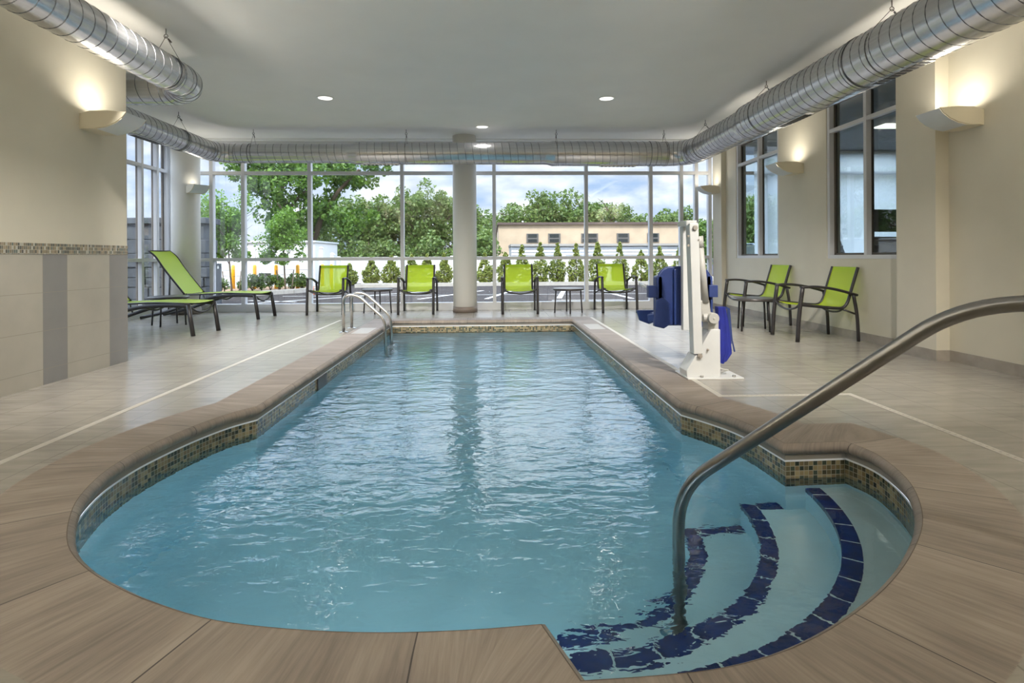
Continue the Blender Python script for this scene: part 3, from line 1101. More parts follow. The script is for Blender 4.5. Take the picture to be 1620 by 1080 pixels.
def frame_parts(root, horiz, fixed, dep, lo, hi, z0, z1, muls, rails, w=0.055, inner=True, glass=None, glname='glass_pane', sw=0.06):
    """a glazed frame. horiz 'x': runs along x at y=fixed; 'y': runs along y at x=fixed. dep: depth (signed, outwards)"""
    d0, d1 = sorted((fixed, fixed + dep))
    def bx(mb, a, b, c, d, e0=d0, e1=d1):
        if horiz == 'x':
            mb.box(a, b, e0, e1, c, d)
        else:
            mb.box(e0, e1, a, b, c, d)
    mb = MB()
    bx(mb, lo, hi, z0, z0 + sw)
    bx(mb, lo, hi, z1 - w, z1)
    bx(mb, lo, lo + w, z0 + sw, z1 - w)
    bx(mb, hi - w, hi, z0 + sw, z1 - w)
    obj('window_frame', mb, M['alu'], root, 0.002)
    for m_ in muls:
        mb = MB()
        bx(mb, m_ - w / 2, m_ + w / 2, z0 + sw, z1 - w)
        obj('mullion', mb, M['alu'], root, 0.002)
    edges = sorted([lo + w] + [m_ for m_ in muls] + [hi - w])
    for r_ in rails:
        mb = MB()
        for i in range(len(edges) - 1):
            a = edges[i] + (w / 2 if i else 0)
            b = edges[i + 1] - (w / 2 if i + 2 < len(edges) else 0)
            bx(mb, a, b, r_ - w * 0.45, r_ + w * 0.45, d0 + 0.004, d1 - 0.004)
        obj('transom', mb, M['alu'], root)
    if inner:
        mb = MB()
        g0, g1 = (fixed + dep * 1.0, fixed + dep * 1.5)
        g0, g1 = sorted((g0, g1))
        zz = [z0 + sw] + list(rails) + [z1 - w]
        for i in range(len(edges) - 1):
            for q in range(2):
                e = edges[i + q]
                bx(mb, e - 0.030 if q else e, e if q else e + 0.030, z0 + sw, z1 - w, g0, g1)
        for z in zz:
            bx(mb, lo + w, hi - w, z - 0.025, z + 0.025, g0, g1)
        obj('glazing_stop', mb, M['dark_refl'], root)
    mid = fixed + dep * (1.15 if inner else 0.5)
    mb = MB()
    bx(mb, lo + w * 0.6, hi - w * 0.6, z0 + sw * 0.6, z1 - w * 0.6, mid, mid + 0.004)
    obj(glname, mb, glass or M['glass'], root)

# storefront across the far end
SY = 10.74
MUL = [-5.20, -4.62, -3.40, -1.68, 0.05, 1.80, 3.04, 3.63, 3.92]
wr = thing('window_1', 'full width glass storefront with grey mullions at the far end', None, (-0.8, SY, 0), kind='structure')
frame_parts(wr, 'x', SY, 0.11, X0, 4.215, 0.0, 3.17, MUL, [0.975, 2.585], 0.066, inner=False, sw=0.145)
# glazed wall on the far left
wr = thing('window_2', 'glazed side wall with deep mullions at the far left', None, (X0, 8.2, 0), kind='structure')
frame_parts(wr, 'y', X0, -0.07, 5.70, SY, 0.0, 3.17, [6.6, 7.5, 8.4, 8.95, 9.48, 9.93, 10.38], [0.975, 2.60], 0.062, inner=True, sw=0.145)
# internal windows in the right wall
wr = thing('window_3', 'internal window nearest the camera in the right wall', None, (WX, 6.4, WS), kind='structure')
frame_parts(wr, 'y', WX + 0.01, 0.06, W1[0], W1[1], WS, WTOP, [6.42], [2.575], 0.052, inner=True, glass=M['glass_g'], sw=0.045)
wr = thing('window_4', 'internal window farther along the right wall', None, (WX, 9.1, WS), kind='structure')
frame_parts(wr, 'y', WX + 0.01, 0.06, W2[0], W2[1], WS, WTOP, [9.05], [2.575], 0.052, inner=True, glass=M['glass_g'], sw=0.045)

mb = MB()
mb.box(X0, 4.215, 10.60, 10.86, 3.172, H)
struct('trim_8', mb, M['trimw'], 'white header trim over the storefront')

# round columns
for nm, cx, cy, r, lb in (('column', -0.49, 10.40, 0.215, 'round cream column standing at the middle of the storefront'),
                          ('column', -5.52, 10.48, 0.235, 'round cream column in the far left corner')):
    c = thing(nm, lb, None, (cx, cy, 0), kind='structure')
    mb = MB(); mb.cyl((cx, cy), r, 0.0, H, 48)
    obj('shaft', mb, M['colp'], c)
    mb = MB(); mb.cyl((cx, cy), r + 0.008, 0.0, 0.105, 48)
    obj('base_band', mb, P('column_base', (0.17, 0.135, 0.11), 0.5), c)

# ================================================================== lamps
def area_light(name, loc, size, power, color, direction, parent, size_y=None, spread=180, shape='RECTANGLE'):
    d = bpy.data.lights.new(name, 'AREA')
    d.shape = shape if not size_y else 'RECTANGLE'
    d.size = size
    if size_y:
        d.size_y = size_y
    d.energy = power
    d.color = color
    d.spread = math.radians(spread)
    o = bpy.data.objects.new(name, d)
    col.objects.link(o)
    o.parent = parent
    o.location = Vector(loc) - LOC.get(parent.name, Vector((0, 0, 0)))
    o.rotation_euler = Vector(direction).to_track_quat('-Z', 'Y').to_euler()
    return o

def downlight(x, y, label, power=1.5):
    t = thing('recessed_downlight', label, 'ceiling light', (x, y, H), group='recessed ceiling lights')
    mb = MB()
    mb.lathe([(0.125, 0.0), (0.122, -0.006), (0.098, -0.008), (0.094, -0.001)], (x, y, H), 28)
    obj('trim_ring', mb, M['trimw'], t)
    mb = MB()
    mb.cyl((x, y), 0.094, H - 0.005, H - 0.002, 24)
    obj('lens', mb, M['lamp'], t)
    area_light('lamp', (x, y, H - 0.012), 0.18, power, NEUT, (0, 0, -1), t, shape='DISK', spread=150)
downlight(-2.28, 7.92, 'round recessed ceiling light toward the left side')
downlight(1.61, 7.88, 'round recessed ceiling light toward the right side')
downlight(-0.15, 9.63, 'small round recessed ceiling light in front of the middle column')
def fill_spot(x, y, power):
    # added unseen fill spot; spread keeps the beam 10 to 70 degrees below the horizontal
    t = thing('added_fill_spot', 'added unseen ceiling fill spot aimed at the far end of the room', 'ceiling light', (x, y, H), group='added ceiling fill spots')
    d = Vector((0, math.cos(math.radians(42)), -math.sin(math.radians(42))))
    mb = MB()
    mb.lathe([(0.135, 0.0), (0.13, -0.008), (0.105, -0.010), (0.10, -0.001)], (x, y, H), 28)
    obj('trim_ring', mb, M['trimw'], t)
    mb = MB()
    c = Vector((x, y, H - 0.085))
    mb.tube([c - d * 0.10, c - d * 0.004], 0.095, 24)
    obj('spot_head', mb, M['trimw'], t)
    area_light('lamp', tuple(c), 0.16, power, NEUT, d, t, shape='DISK', spread=62)
for y, p in ((4.35, FILL), (2.2, FILL), (-0.6, FILL * 0.25)):
    for x in (-2.75, -0.3, 2.45):
        fill_spot(x, y, p)

def sconce(x, y, z, nx, ny, label, power=UP, s=1.0):
    """wall sconce; (nx,ny) points out of the wall"""
    t = thing('wall_sconce', label, 'wall lamp', (x, y, z), group='half-moon wall sconces')
    n = Vector((nx, ny, 0)).normalized(); a = Vector((-n.y, n.x, 0))
    w = 0.15 * s
    def pt(o_, h, l): return Vector((x, y, z)) + n * (o_ * s) + a * l + Vector((0, 0, h * s))
    def shell(mb, prof, l0, l1):
        b = len(mb.v); k = len(prof)
        for l in (l0, l1):
            mb.v += [tuple(pt(o_, h, l)) for o_, h in prof]
        for i in range(k):
            j = (i + 1) % k
            mb.face([b + i, b + j, b + k + j, b + k + i])
        mb.face([b + i for i in range(k)][::-1]); mb.face([b + k + i for i in range(k)])
    mb = MB()
    shell(mb, [(0, -0.07), (0.03, -0.07), (0.03, 0.065), (0, 0.065)], -w * 0.9, w * 0.9)
    obj('wall_plate', mb, M['sconce'], t)
    # cheeks: flat top, curved belly
    cheek = [(0.03, 0.065), (0.10, 0.085), (0.25, 0.088), (0.405, 0.075), (0.37, 0.03), (0.31, -0.015), (0.23, -0.05), (0.14, -0.068), (0.03, -0.07)]
    for sgn in (-1, 1):
        mb = MB()
        shell(mb, cheek, sgn * w, sgn * (w - 0.012))
        obj('side_cheek', mb, M['sconce'], t)
    mb = MB()
    bel = [(0.405, 0.072), (0.37, 0.025), (0.31, -0.020), (0.23, -0.055), (0.15, -0.071)]
    rows = [[pt(o_, h, -w + 0.012) for o_, h in bel], [pt(o_, h, w - 0.012) for o_, h in bel]]
    mb.sheet(rows)
    obj('opal_panel', mb, M['opal'], t)
    mb = MB()
    rows = [[pt(o_, h, l) for o_, h in ((0.15, -0.071), (0.09, -0.072), (0.03, -0.07))] for l in (-w + 0.012, w - 0.012)]
    mb.sheet(rows)
    obj('bottom_pan', mb, M['sconce'], t)
    p = pt(0.225, 0.05, 0)
    area_light('lamp', tuple(p), 0.17 * s, power, WARM, (n.x * 0.15, n.y * 0.15, 1), t, size_y=0.26 * s, spread=172)
sconce(-3.57, 5.20, 2.20, 1, 0, 'half-moon wall sconce on the left cream wall')
sconce(4.30, 4.95, 2.20, -1, 0, 'half-moon wall sconce nearest the camera on the right wall', power=UP)
sconce(4.30, 7.82, 2.20, -1, 0, 'half-moon wall sconce between the two internal windows', power=UP * 0.8)
sconce(4.215, 10.50, 2.22, -1, 0, 'half-moon wall sconce in the far right corner by the storefront', power=UP * 0.5, s=0.9)
sconce(-5.32, 10.36, 2.22, 0.75, -0.66, 'half-moon wall sconce on the far left round column', power=UP * 0.5, s=0.9)
for y in (2.2, -0.6):  # extra sconces out of view, added to brighten the ceiling
    sconce(-3.57, y, 2.20, 1, 0, 'added half-moon sconce on the left wall out of view', UPB)
    sconce(4.30, y, 2.20, -1, 0, 'added half-moon sconce on the right wall out of view', UPB)

# fill lamps added underwater on the unseen near wall to brighten the pool
def pool_fill_light(x, y, z, d, label):
    t = thing('pool_fill_light', label, 'added fill light', (x, y, z), group='added underwater fill lights')
    d = Vector(d).normalized()
    c = Vector((x, y, z))
    mb = MB(); mb.tube([c, c + d * 0.025], 0.13, 28)
    obj('niche_ring', mb, M['steel'], t)
    mb = MB(); mb.tube([c + d * 0.026, c + d * 0.034], 0.10, 28)
    obj('lens', mb, M['lamp'], t)
    area_light('lamp', tuple(c + d * 0.04), 0.2, PL, (0.92, 0.97, 1.0), d, t, shape='DISK', spread=175)
pool_fill_light(-0.60, 1.572, -0.62, (0, 1, 0), 'added unseen round underwater light in the near pool wall, left one')
pool_fill_light(-0.05, 1.542, -0.62, (0, 1, 0), 'added unseen round underwater light in the near pool wall, right one')

# ================================================================== spiral duct
DZ = 2.784
duct = thing('spiral_duct', 'round silver spiral duct running round the room under the ceiling', 'duct', (3.47, 5.0, DZ))
def duct_run(p, q, r):
    p = Vector(p); q = Vector(q)
    d = (q - p); L_ = d.length; d.normalize()
    mb = MB()
    n = max(2, int(L_ / 0.25))
    mb.tube([p + d * (L_ * i / n) for i in range(n + 1)], r, 40, 0, caps=False)
    # spiral seam
    a = Vector((0, 0, 1)); b = d.cross(a)
    turns = L_ / 0.127
    k = int(turns * 24)
    base = len(mb.v)
    for i in range(k + 1):
        t = i / 24
        c = p + d * (L_ * i / k)
        rd = a * math.cos(2 * PI * t) + b * math.sin(2 * PI * t)
        mb.v += [tuple(c - d * 0.004 + rd * (r - 0.001)), tuple(c - d * 0.002 + rd * (r + 0.003)), tuple(c + d * 0.002 + rd * (r + 0.003)), tuple(c + d * 0.004 + rd * (r - 0.001))]
    for i in range(k):
        for j in range(3):
            mb.face([base + i * 4 + j, base + i * 4 + j + 1, base + (i + 1) * 4 + j + 1, base + (i + 1) * 4 + j], 1)
    return obj('duct_section', mb, [M['duct'], M['seam']], duct)
def ring(mb, c, d, r, w=0.005, h=0.003, mi=1):
    c = Vector(c); d = Vector(d).normalized()
    mb.tube([c - d * w, c - d * (w * 0.5), c + d * (w * 0.5), c + d * w], [r, r + h, r + h, r], 40, mi, caps=False)
def elbow(c, r0, r, a0, a1, gores=5):
    """centre c, bend radius r0, duct radius r, in plan"""
    mb = MB()
    pts = []
    n = gores * 4
    for i in range(n + 1):
        t = a0 + (a1 - a0) * i / n
        pts.append((c[0] + r0 * math.cos(t), c[1] + r0 * math.sin(t), DZ))
    mb.tube(pts, r, 40, 0, caps=False)
    for g in range(gores + 1):
        t = a0 + (a1 - a0) * g / gores
        ring(mb, (c[0] + r0 * math.cos(t), c[1] + r0 * math.sin(t), DZ), (-math.sin(t), math.cos(t), 0), r)
    return obj('duct_elbow', mb, [M['duct'], M['seam']], duct)
def reducer(p, q, r0, r1):
    p = Vector(p); q = Vector(q)
    mb = MB()
    e = (q - p) * 0.25
    mb.tube([p, p + e, q - e, q], [r0 + 0.002, r0 + 0.002, r1 + 0.002, r1 + 0.002], 40, 0, caps=False)
    return obj('duct_reducer', mb, [M['duct'], M['seam']], duct)
def coupling(p, d, r, w=0.05):
    mb = MB()
    p = Vector(p); d = Vector(d).normalized()
    mb.tube([p - d * w, p + d * w], r + 0.004, 40, 0, caps=False)
    ring(mb, p - d * w, d, r + 0.004); ring(mb, p + d * w, d, r + 0.004)
    return obj('duct_coupling', mb, [M['duct'], M['seam']], duct)
BY = 9.85
duct_run((-3.10, Y0, DZ), (-3.10, 5.80, DZ), 0.162)
elbow((-3.42, 5.80), 0.32, 0.162, 0, PI / 2)
duct_run((-3.42, 6.12, DZ), (-4.36, 6.12, DZ), 0.162)
elbow((-4.36, 6.44), 0.32, 0.162, -PI / 2, -PI)
duct_run((-4.68, 6.44, DZ), (-4.68, 9.50, DZ), 0.162)
elbow((-4.33, 9.50), 0.35, 0.162, PI, PI / 2)
duct_run((-4.33, BY, DZ), (-2.45, BY, DZ), 0.162)
reducer((-2.45, BY, DZ), (-2.25, BY, DZ), 0.162, 0.188)
duct_run((-2.25, BY, DZ), (0.92, BY, DZ), 0.188)
reducer((0.92, BY, DZ), (1.10, BY, DZ), 0.188, 0.213)
duct_run((1.10, BY, DZ), (3.05, BY, DZ), 0.213)
elbow((3.05, 9.43), 0.42, 0.213, PI / 2, 0)
duct_run((3.47, 9.43, DZ), (3.47, 7.62, DZ), 0.213)
reducer((3.47, 7.62, DZ), (3.47, 7.45, DZ), 0.213, 0.243)
duct_run((3.47, 7.45, DZ), (3.47, Y0, DZ), 0.243)
coupling((-4.15, BY, DZ), (1, 0, 0), 0.162)
coupling((2.80, BY, DZ), (1, 0, 0), 0.213)
coupling((-4.68, 8.7, DZ), (0, 1, 0), 0.162, 0.02)
coupling((3.47, 5.15, DZ), (0, 1, 0), 0.243, 0.02)
coupling((-3.10, 5.55, DZ), (0, 1, 0), 0.162, 0.02)
# supply grilles under the duct (dark slots)
for x, y, dx, dy, r in ((3.47, 4.7, 0, 1, 0.243), (3.47, 6.4, 0, 1, 0.243), (-1.9, BY, 1, 0, 0.188), (2.2, BY, 1, 0, 0.213), (-4.68, 7.9, 0, 1, 0.162)):
    mb = MB()
    a = 0.32
    mb.box(x - (a if dx else 0.05), x + (a if dx else 0.05), y - (a if dy else 0.05), y + (a if dy else 0.05), DZ - r - 0.008, DZ - r + 0.012)
    for k in range(9):
        s_ = -a + 0.05 + k * (2 * a - 0.1) / 8
        mb.box(x + (s_ - 0.02 if dx else -0.04), x + (s_ + 0.02 if dx else 0.04), y + (s_ - 0.02 if dy else -0.04), y + (s_ + 0.02 if dy else 0.04), DZ - r - 0.011, DZ - r - 0.007, 1)
    obj('duct_grille', mb, [M['duct'], M['black']], duct)
# cable hangers
for x, y, ax, r in ((-3.10, 5.55, 'x', 0.162), (-4.68, 8.7, 'x', 0.162), (-4.05, BY, 'y', 0.162), (-1.46, BY, 'y', 0.188), (1.13, BY, 'y', 0.213),
                    (3.02, BY, 'y', 0.213), (3.47, 9.1, 'x', 0.213), (3.47, 7.05, 'x', 0.243), (3.47, 4.8, 'x', 0.243), (-3.10, 3.0, 'x', 0.162), (3.47, 2.0, 'x', 0.243)):
    mb = MB()
    top = Vector((x, y, H - 0.002)); eye = Vector((x, y, H - 0.075))
    mb.tube([top, eye + Vector((0, 0, 0.02))], 0.005, 8)
    mb.tube([eye + Vector((0.018 * math.cos(t * PI / 6), 0, 0.018 * math.sin(t * PI / 6))) for t in range(12)], 0.004, 6, closed=True)
    D_ = Vector((1, 0, 0)) if ax == 'x' else Vector((0, 1, 0))
    for sgn in (-1, 1):
        mb.tube([eye, Vector((x, y, DZ)) + D_ * (sgn * (r * 0.92)) + Vector((0, 0, r * 0.45))], 0.0028, 6)
    mb.tube([eye + D_ * 0.02 + Vector((0, 0, -0.025)), eye + D_ * 0.05 + Vector((0, 0, -0.06))], 0.008, 8)
    arc = [Vector((x, y, DZ)) + D_ * ((r + 0.004) * math.cos(t)) + Vector((0, 0, (r + 0.004) * math.sin(t))) for t in [math.radians(25 - i * 230 / 16) for i in range(17)]]
    mb.tube(arc, 0.003, 6)
    obj('hanger_cable', mb, M['wire'], duct)

# ================================================================== patio chairs
def sling_path():
    return smooth_path([(0, -0.285, 0.425), (0, -0.10, 0.405), (0, 0.10, 0.385), (0, 0.215, 0.385), (0, 0.275, 0.44), (0, 0.315, 0.56), (0, 0.36, 0.71), (0, 0.405, 0.855)], 6)
def make_chair(name='patio_armchair'):
    t = thing(name, None, None, built_world=False)
    tag(t, None, 'chair', 'lime sling patio armchairs')
    for sx in (-1, 1):
        x = 0.305 * sx
        mb = MB(); mb.tube(smooth_path([(x, -0.335, 0.0), (x, -0.315, 0.30), (x, -0.272, 0.63)], 5), 0.0235, 12)
        obj('leg', mb, M['frame'], t)
        mb = MB(); mb.tube(smooth_path([(x, 0.375, 0.0), (x, 0.36, 0.30), (x, 0.318, 0.545)], 5), 0.019, 12)
        obj('leg', mb, M['frame'], t)
        mb = MB(); mb.tube(smooth_path([(x, -0.295, 0.628), (x, -0.10, 0.632), (x, 0.12, 0.60), (x, 0.36, 0.535)], 5), 0.016, 12, r2=0.026)
        obj('armrest', mb, M['frame'], t)
        mb = MB()
        mb.tube([p + Vector((0.255 * sx, 0, 0)) for p in sling_path()], 0.0175, 12)
        mb.tube([(0.255 * sx, 0.31, 0.535), (0.305 * sx, 0.325, 0.535)], 0.012, 8)
        mb.tube([(0.255 * sx, 0.20, 0.375), (0.305 * sx, 0.362, 0.31)], 0.011, 8)
        mb.tube([(0.255 * sx, -0.27, 0.42), (0.305 * sx, -0.298, 0.42)], 0.012, 8)
        obj('side_rail', mb, M['frame'], t)
    mb = MB()
    mb.tube(smooth_path([(-0.30, -0.30, 0.445), (-0.20, -0.30, 0.385), (0, -0.30, 0.352), (0.20, -0.30, 0.385), (0.30, -0.30, 0.445)], 6), 0.0125, 10)
    obj('stretcher', mb, M['frame'], t)
    mb = MB()
    mb.tube(smooth_path([(-0.255, 0.23, 0.375), (-0.15, 0.235, 0.335), (0, 0.235, 0.32), (0.15, 0.235, 0.335), (0.255, 0.23, 0.375)], 5), 0.012, 10)
    obj('stretcher', mb, M['frame'], t)
    pth = sling_path()
    def sl(lo, hi):
        rows = []
        for i, p in enumerate(pth):
            if not (lo <= i <= hi): continue
            nrm = Vector((0, -(pth[min(i + 1, len(pth) - 1)] - pth[max(i - 1, 0)]).z, (pth[min(i + 1, len(pth) - 1)] - pth[max(i - 1, 0)]).y)).normalized()
            rows.append([p + Vector((-0.255 + 0.51 * k / 10, 0, 0)) - nrm * (0.018 * (1 - ((k - 5) / 5) ** 2)) + nrm * 0.004 for k in range(11)])
        mb = MB(); mb.sheet(rows)
        return mb
    obj('seat', sl(0, 20), M['sling'], t)
    obj('backrest', sl(20, len(pth) - 1), M['sling'], t)
    mb = MB()
    for z, y in ((0.835, 0.397),):
        rows = [[Vector((-0.25 + 0.5 * k / 8, y + q[0], z + q[1])) + Vector((0, 0.016 * (1 - ((k - 4) / 4) ** 2), 0)) for k in range(9)] for q in ((0.006, -0.03), (0.004, 0.02), (0.012, 0.022), (0.012, -0.03))]
        mb.sheet(rows)
    obj('top_hem', mb, M['sling2'], t)
    return t

chair = make_chair()
spots = [(-2.93, 10.36, 0.05, 'lime sling armchair by the storefront, leftmost of the four facing the pool'),
         (-1.33, 10.30, 0.0, 'lime sling armchair by the storefront just left of the middle column'),
         (0.49, 10.22, 0.0, 'lime sling armchair by the storefront just right of the middle column'),
         (2.24, 10.26, 0.03, 'lime sling armchair by the storefront beside the pool lift'),
         (3.86, 8.24, -PI / 2 + 0.03, 'lime sling armchair under the right wall windows, farther of the pair'),
         (3.86, 6.74, -PI / 2 - 0.02, 'lime sling armchair under the right wall windows, nearer of the pair')]
for i, (x, y, rz, lb) in enumerate(spots):
    o = chair if i == 0 else copy_tree(chair)
    o.location = (x, y, 0)
    o.rotation_euler = (0, 0, rz)
    o['label'] = lb

def make_table():
    t = thing('side_table', None, None, built_world=False)
    tag(t, None, 'side table', 'small round patio side tables')
    mb = MB(); mb.lathe([(0.262, 0.398), (0.272, 0.402), (0.275, 0.418), (0.272, 0.432), (0.264, 0.437), (0.255, 0.434)], seg=40)
    obj('tabletop', mb, M['ttop'], t)
    for k in range(4):
        a = k * PI / 2
        mb = MB(); mb.tube([(0.245 * math.cos(a), 0.245 * math.sin(a), 0), (0.222 * math.cos(a), 0.222 * math.sin(a), 0.40)], 0.0125, 10)
        obj('leg', mb, M['frame'], t)
    return t
table = make_table()
for i, (x, y, rz, lb) in enumerate([(-2.06, 10.32, 0.0, 'round dark side table between the two left storefront armchairs'),
                                    (1.36, 10.10, 0.0, 'round dark side table between the two right storefront armchairs'),
                                    (3.50, 7.50, 0.5, 'round dark side table between the armchairs on the right wall'),
                                    (-4.86, 8.74, 0.05, 'round dark side table between the two chaise lounges')]):
    o = table if i == 0 else copy_tree(table)
    o.location = (x, y, 0); o.rotation_euler = (0, 0, rz); o['label'] = lb

# chaise lounges
def make_chaise():
    t = thing('chaise_lounge', None, None, built_world=False)
    tag(t, None, 'chaise lounge', 'lime sling chaise lounges')
    for sy in (-1, 1):
        y = 0.275 * sy
        mb = MB(); mb.tube([(2.055, y, 0.0), (2.02, y, 0.22), (1.99, y, 0.405)], 0.028, 12)
        obj('leg', mb, M['frame'], t)
        mb = MB(); mb.tube(smooth_path([(2.0, y, 0.385), (1.65, y, 0.392), (1.30, y, 0.365), (0.95, y, 0.275), (0.5, y, 0.13), (0.02, y, 0.02)], 6), 0.026, 12, r2=0.018)
        obj('side_frame', mb, M['frame'], t)
        mb = MB(); mb.tube(smooth_path([(2.0, y * 0.95, 0.415), (1.5, y * 0.95, 0.425), (1.1, y * 0.95, 0.41), (0.74, y * 0.95, 0.395)], 5), 0.012, 10)
        mb.tube([(1.05, y * 0.95, 0.41), (1.05, y, 0.31)], 0.01, 8)
        mb.tube([(0.76, y * 0.95, 0.395), (0.80, y, 0.225)], 0.01, 8)
        obj('sling_rail', mb, M['frame'], t)
        mb = MB(); mb.tube([p + Vector((0, y * 0.95, 0)) for p in smooth_path([(0.78, 0, 0.41), (0.60, 0, 0.62), (0.42, 0, 0.84), (0.28, 0, 1.03), (0.155, 0, 1.13)], 5)], 0.0145, 10)
        obj('back_rail', mb, M['frame'], t)
        mb = MB(); mb.tube([(0.50, y * 0.8, 0.73), (0.47, y * 0.8, 0.15)], 0.009, 8)
        obj('back_strut', mb, M['frame'], t)
    mb = MB()
    mb.tube(smooth_path([(2.0, -0.265, 0.39), (2.0, -0.15, 0.32), (2.0, 0, 0.29), (2.0, 0.15, 0.32), (2.0, 0.265, 0.39)], 6), 0.014, 10)
    mb.tube(smooth_path([(1.35, -0.265, 0.37), (1.35, 0, 0.31), (1.35, 0.265, 0.37)], 8), 0.012, 10)
    mb.tube([(0.47, -0.27, 0.13), (0.47, 0.27, 0.13)], 0.012, 10)
    mb.tube([(0.155, -0.262, 1.13), (0.155, 0.262, 1.13)], 0.012, 10)
    obj('cross_bar', mb, M['frame'], t)
    def sl(path):
        rows = []
        for i, p in enumerate(path):
            rows.append([p + Vector((0, -0.26 + 0.52 * k / 8, -0.014 * (1 - ((k - 4) / 4) ** 2))) for k in range(9)])
        mb = MB(); mb.sheet(rows); return mb
    obj('seat', sl(smooth_path([(2.0, 0, 0.427), (1.5, 0, 0.437), (1.1, 0, 0.422), (0.76, 0, 0.408)], 5)), M['sling2'], t)
    obj('backrest', sl(smooth_path([(0.775, 0, 0.425), (0.605, 0, 0.625), (0.425, 0, 0.845), (0.285, 0, 1.035), (0.16, 0, 1.138)], 5)), M['sling2'], t)
    return t
chaise = make_chaise()
chaise.location = (-5.82, 9.93, 0); chaise.rotation_euler = (0, 0, -0.115)
chaise['label'] = 'lime chaise lounge with raised back in front of the far left column'
o = copy_tree(chaise)
o.location = (-5.86, 7.98, 0); o.rotation_euler = (0, 0, -0.115)
o['label'] = 'lime chaise lounge partly hidden behind the end of the left wall'

# ================================================================== handrails
t = thing('stair_handrail', 'large curved steel handrail rising from the pool steps', 'handrail', (0.75, 2.28, -0.88))
pts = fillet([(0.75, 2.28, -0.875), (0.75, 2.28, 0.06), (1.475, 1.71, 0.855), (1.98, 1.31, 0.855), (1.98, 1.31, 0.0)], [0, 0.16, 0.17, 0.16, 0], 10)
mb = MB(); mb.tube(pts, 0.0245, 24)
obj('rail', mb, M['steel_rail'], t)
mb = MB(); mb.lathe([(0.075, 0.0), (0.073, 0.012), (0.05, 0.028), (0.03, 0.034)], (0.75, 2.28, -0.88), 24)
obj('base_flange', mb, M['steel'], t)
mb = MB(); mb.lathe([(0.065, 0.0), (0.063, 0.01), (0.03, 0.022)], (1.98, 1.31, 0.0), 24)
obj('deck_flange', mb, M['steel'], t)

t = thing('pool_ladder', 'polished steel pool ladder on the far left pool edge', 'pool ladder', (-1.98, 7.9, 0))
for y in (7.68, 8.12):
    mb = MB()
    mb.tube(fillet([(-1.985, y, 0.0), (-1.985, y, 0.50), (-1.80, y, 0.50), (-1.44, y, 0.17), (-1.40, y, -1.1)], [0, 0.13, 0.12, 0.10, 0], 8), 0.021, 16)
    obj('rail', mb, M['steel'], t)
    mb = MB(); mb.lathe([(0.062, 0.0), (0.06, 0.008), (0.03, 0.016)], (-1.985, y, 0.0), 24)
    obj('flange', mb, M['steel'], t)
for z in (-0.40, -0.65, -0.90):
    mb = MB(); mb.box(-1.44, -1.36, 7.70, 8.10, z - 0.012, z + 0.012)
    obj('rung', mb, M['steel'], t)

# skimmer as a flat panel; the recess shade is its dark colour
t = thing('pool_skimmer', 'flat dark panel standing for the shaded skimmer recess in the left pool wall', 'skimmer', (-1.59, 5.4, -0.2))
mb = MB(); mb.box(-1.592, -1.580, 5.22, 5.50, -0.27, -0.10)
obj('skimmer_dark_panel', mb, M['opening_dark'], t)

# ================================================================== pool lift
t = thing('pool_lift', 'white and blue accessible pool lift chair beside the pool', 'pool lift', (1.8, 4.7, 0))
mb = MB()
mb.box(1.575, 2.035, 4.53, 4.86, 0.0, 0.012)
obj('base_plate', mb, M['white'], t, 0.003)
for x, y in ((1.70, 4.565), (1.965, 4.565), (1.70, 4.83), (1.965, 4.83)):
    mb = MB(); mb.cyl((x, y), 0.014, 0.012, 0.026, 12)
    obj('bolt', mb, M['steel'], t)
U = lambda u: (u - 778) * 4.6 / 900
Z = lambda v: 1 - (v - 403.3) * 4.6 / 900
mb = MB()
poly = [(U(u), Z(v)) for u, v in ((1088, 597), (1142, 597), (1142, 521), (1127, 521), (1113, 545), (1112, 562), (1102, 562), (1087, 587))]
mb.prism(poly, 'y', 4.58, 4.76)
obj('gusset', mb, M['white'], t, 0.004)
for u, v, r in ((1108, 563, 0.020), (1121, 553, 0.008)):
    mb = MB(); mb.tube([(U(u), 4.585, Z(v)), (U(u), 4.562, Z(v))], r, 14); 
    mb.tube([(U(u), 4.563, Z(v)), (U(u), 4.555, Z(v))], r * 0.55, 10)
    obj('bolt', mb, M['base'], t)
mb = MB()
mb.obox((1.675, 4.62, 0.20), (1.645, 4.62, 1.265), 0.075, 0.10, up=(0, 1, 0))
obj('mast', mb, M['white'], t, 0.006)
mb = MB()
mb.tube([(U(1101), 4.572, Z(359)), (U(1101), 4.553, Z(359))], 0.019, 16)
mb.tube([(U(1090), 4.57, Z(372)), (U(1090), 4.56, Z(372))], 0.009, 10)
mb.tube([(U(1090), 4.57, Z(387)), (U(1090), 4.56, Z(387))], 0.009, 10)
mb.tube([(U(1107), 4.572, Z(378)), (U(1107), 4.562, Z(378))], 0.007, 10)
obj('bolt', mb, M['base'], t)
mb = MB()
mb.obox((1.635, 4.60, 1.268), (1.715, 5.06, 1.285), 0.085, 0.045)
obj('link_arm', mb, M['white'], t, 0.006)
mb = MB()
mb.box(1.705, 1.765, 5.02, 5.08, 0.335, 1.30)
obj('seat_post', mb, M['white'], t, 0.005)
mb = MB()
mb.tube([(U(1112), 4.62, Z(381)), (U(1121), 4.62, Z(478))], 0.029, 18)
mb.tube([(U(1111), 4.62, Z(372)), (U(1112.5), 4.62, Z(390))], 0.034, 18)
obj('actuator', mb, M['offw'], t)
mb = MB()
mb.obox((U(1119), 4.66, Z(474)), (U(1123), 4.66, Z(508)), 0.085, 0.10, up=(0, 1, 0))
obj('motor_housing', mb, M['offw'], t, 0.012)
mb = MB()
mb.tube([(U(1116), 4.62, Z(503)), (U(1127), 4.62, Z(503))], 0.034, 20)
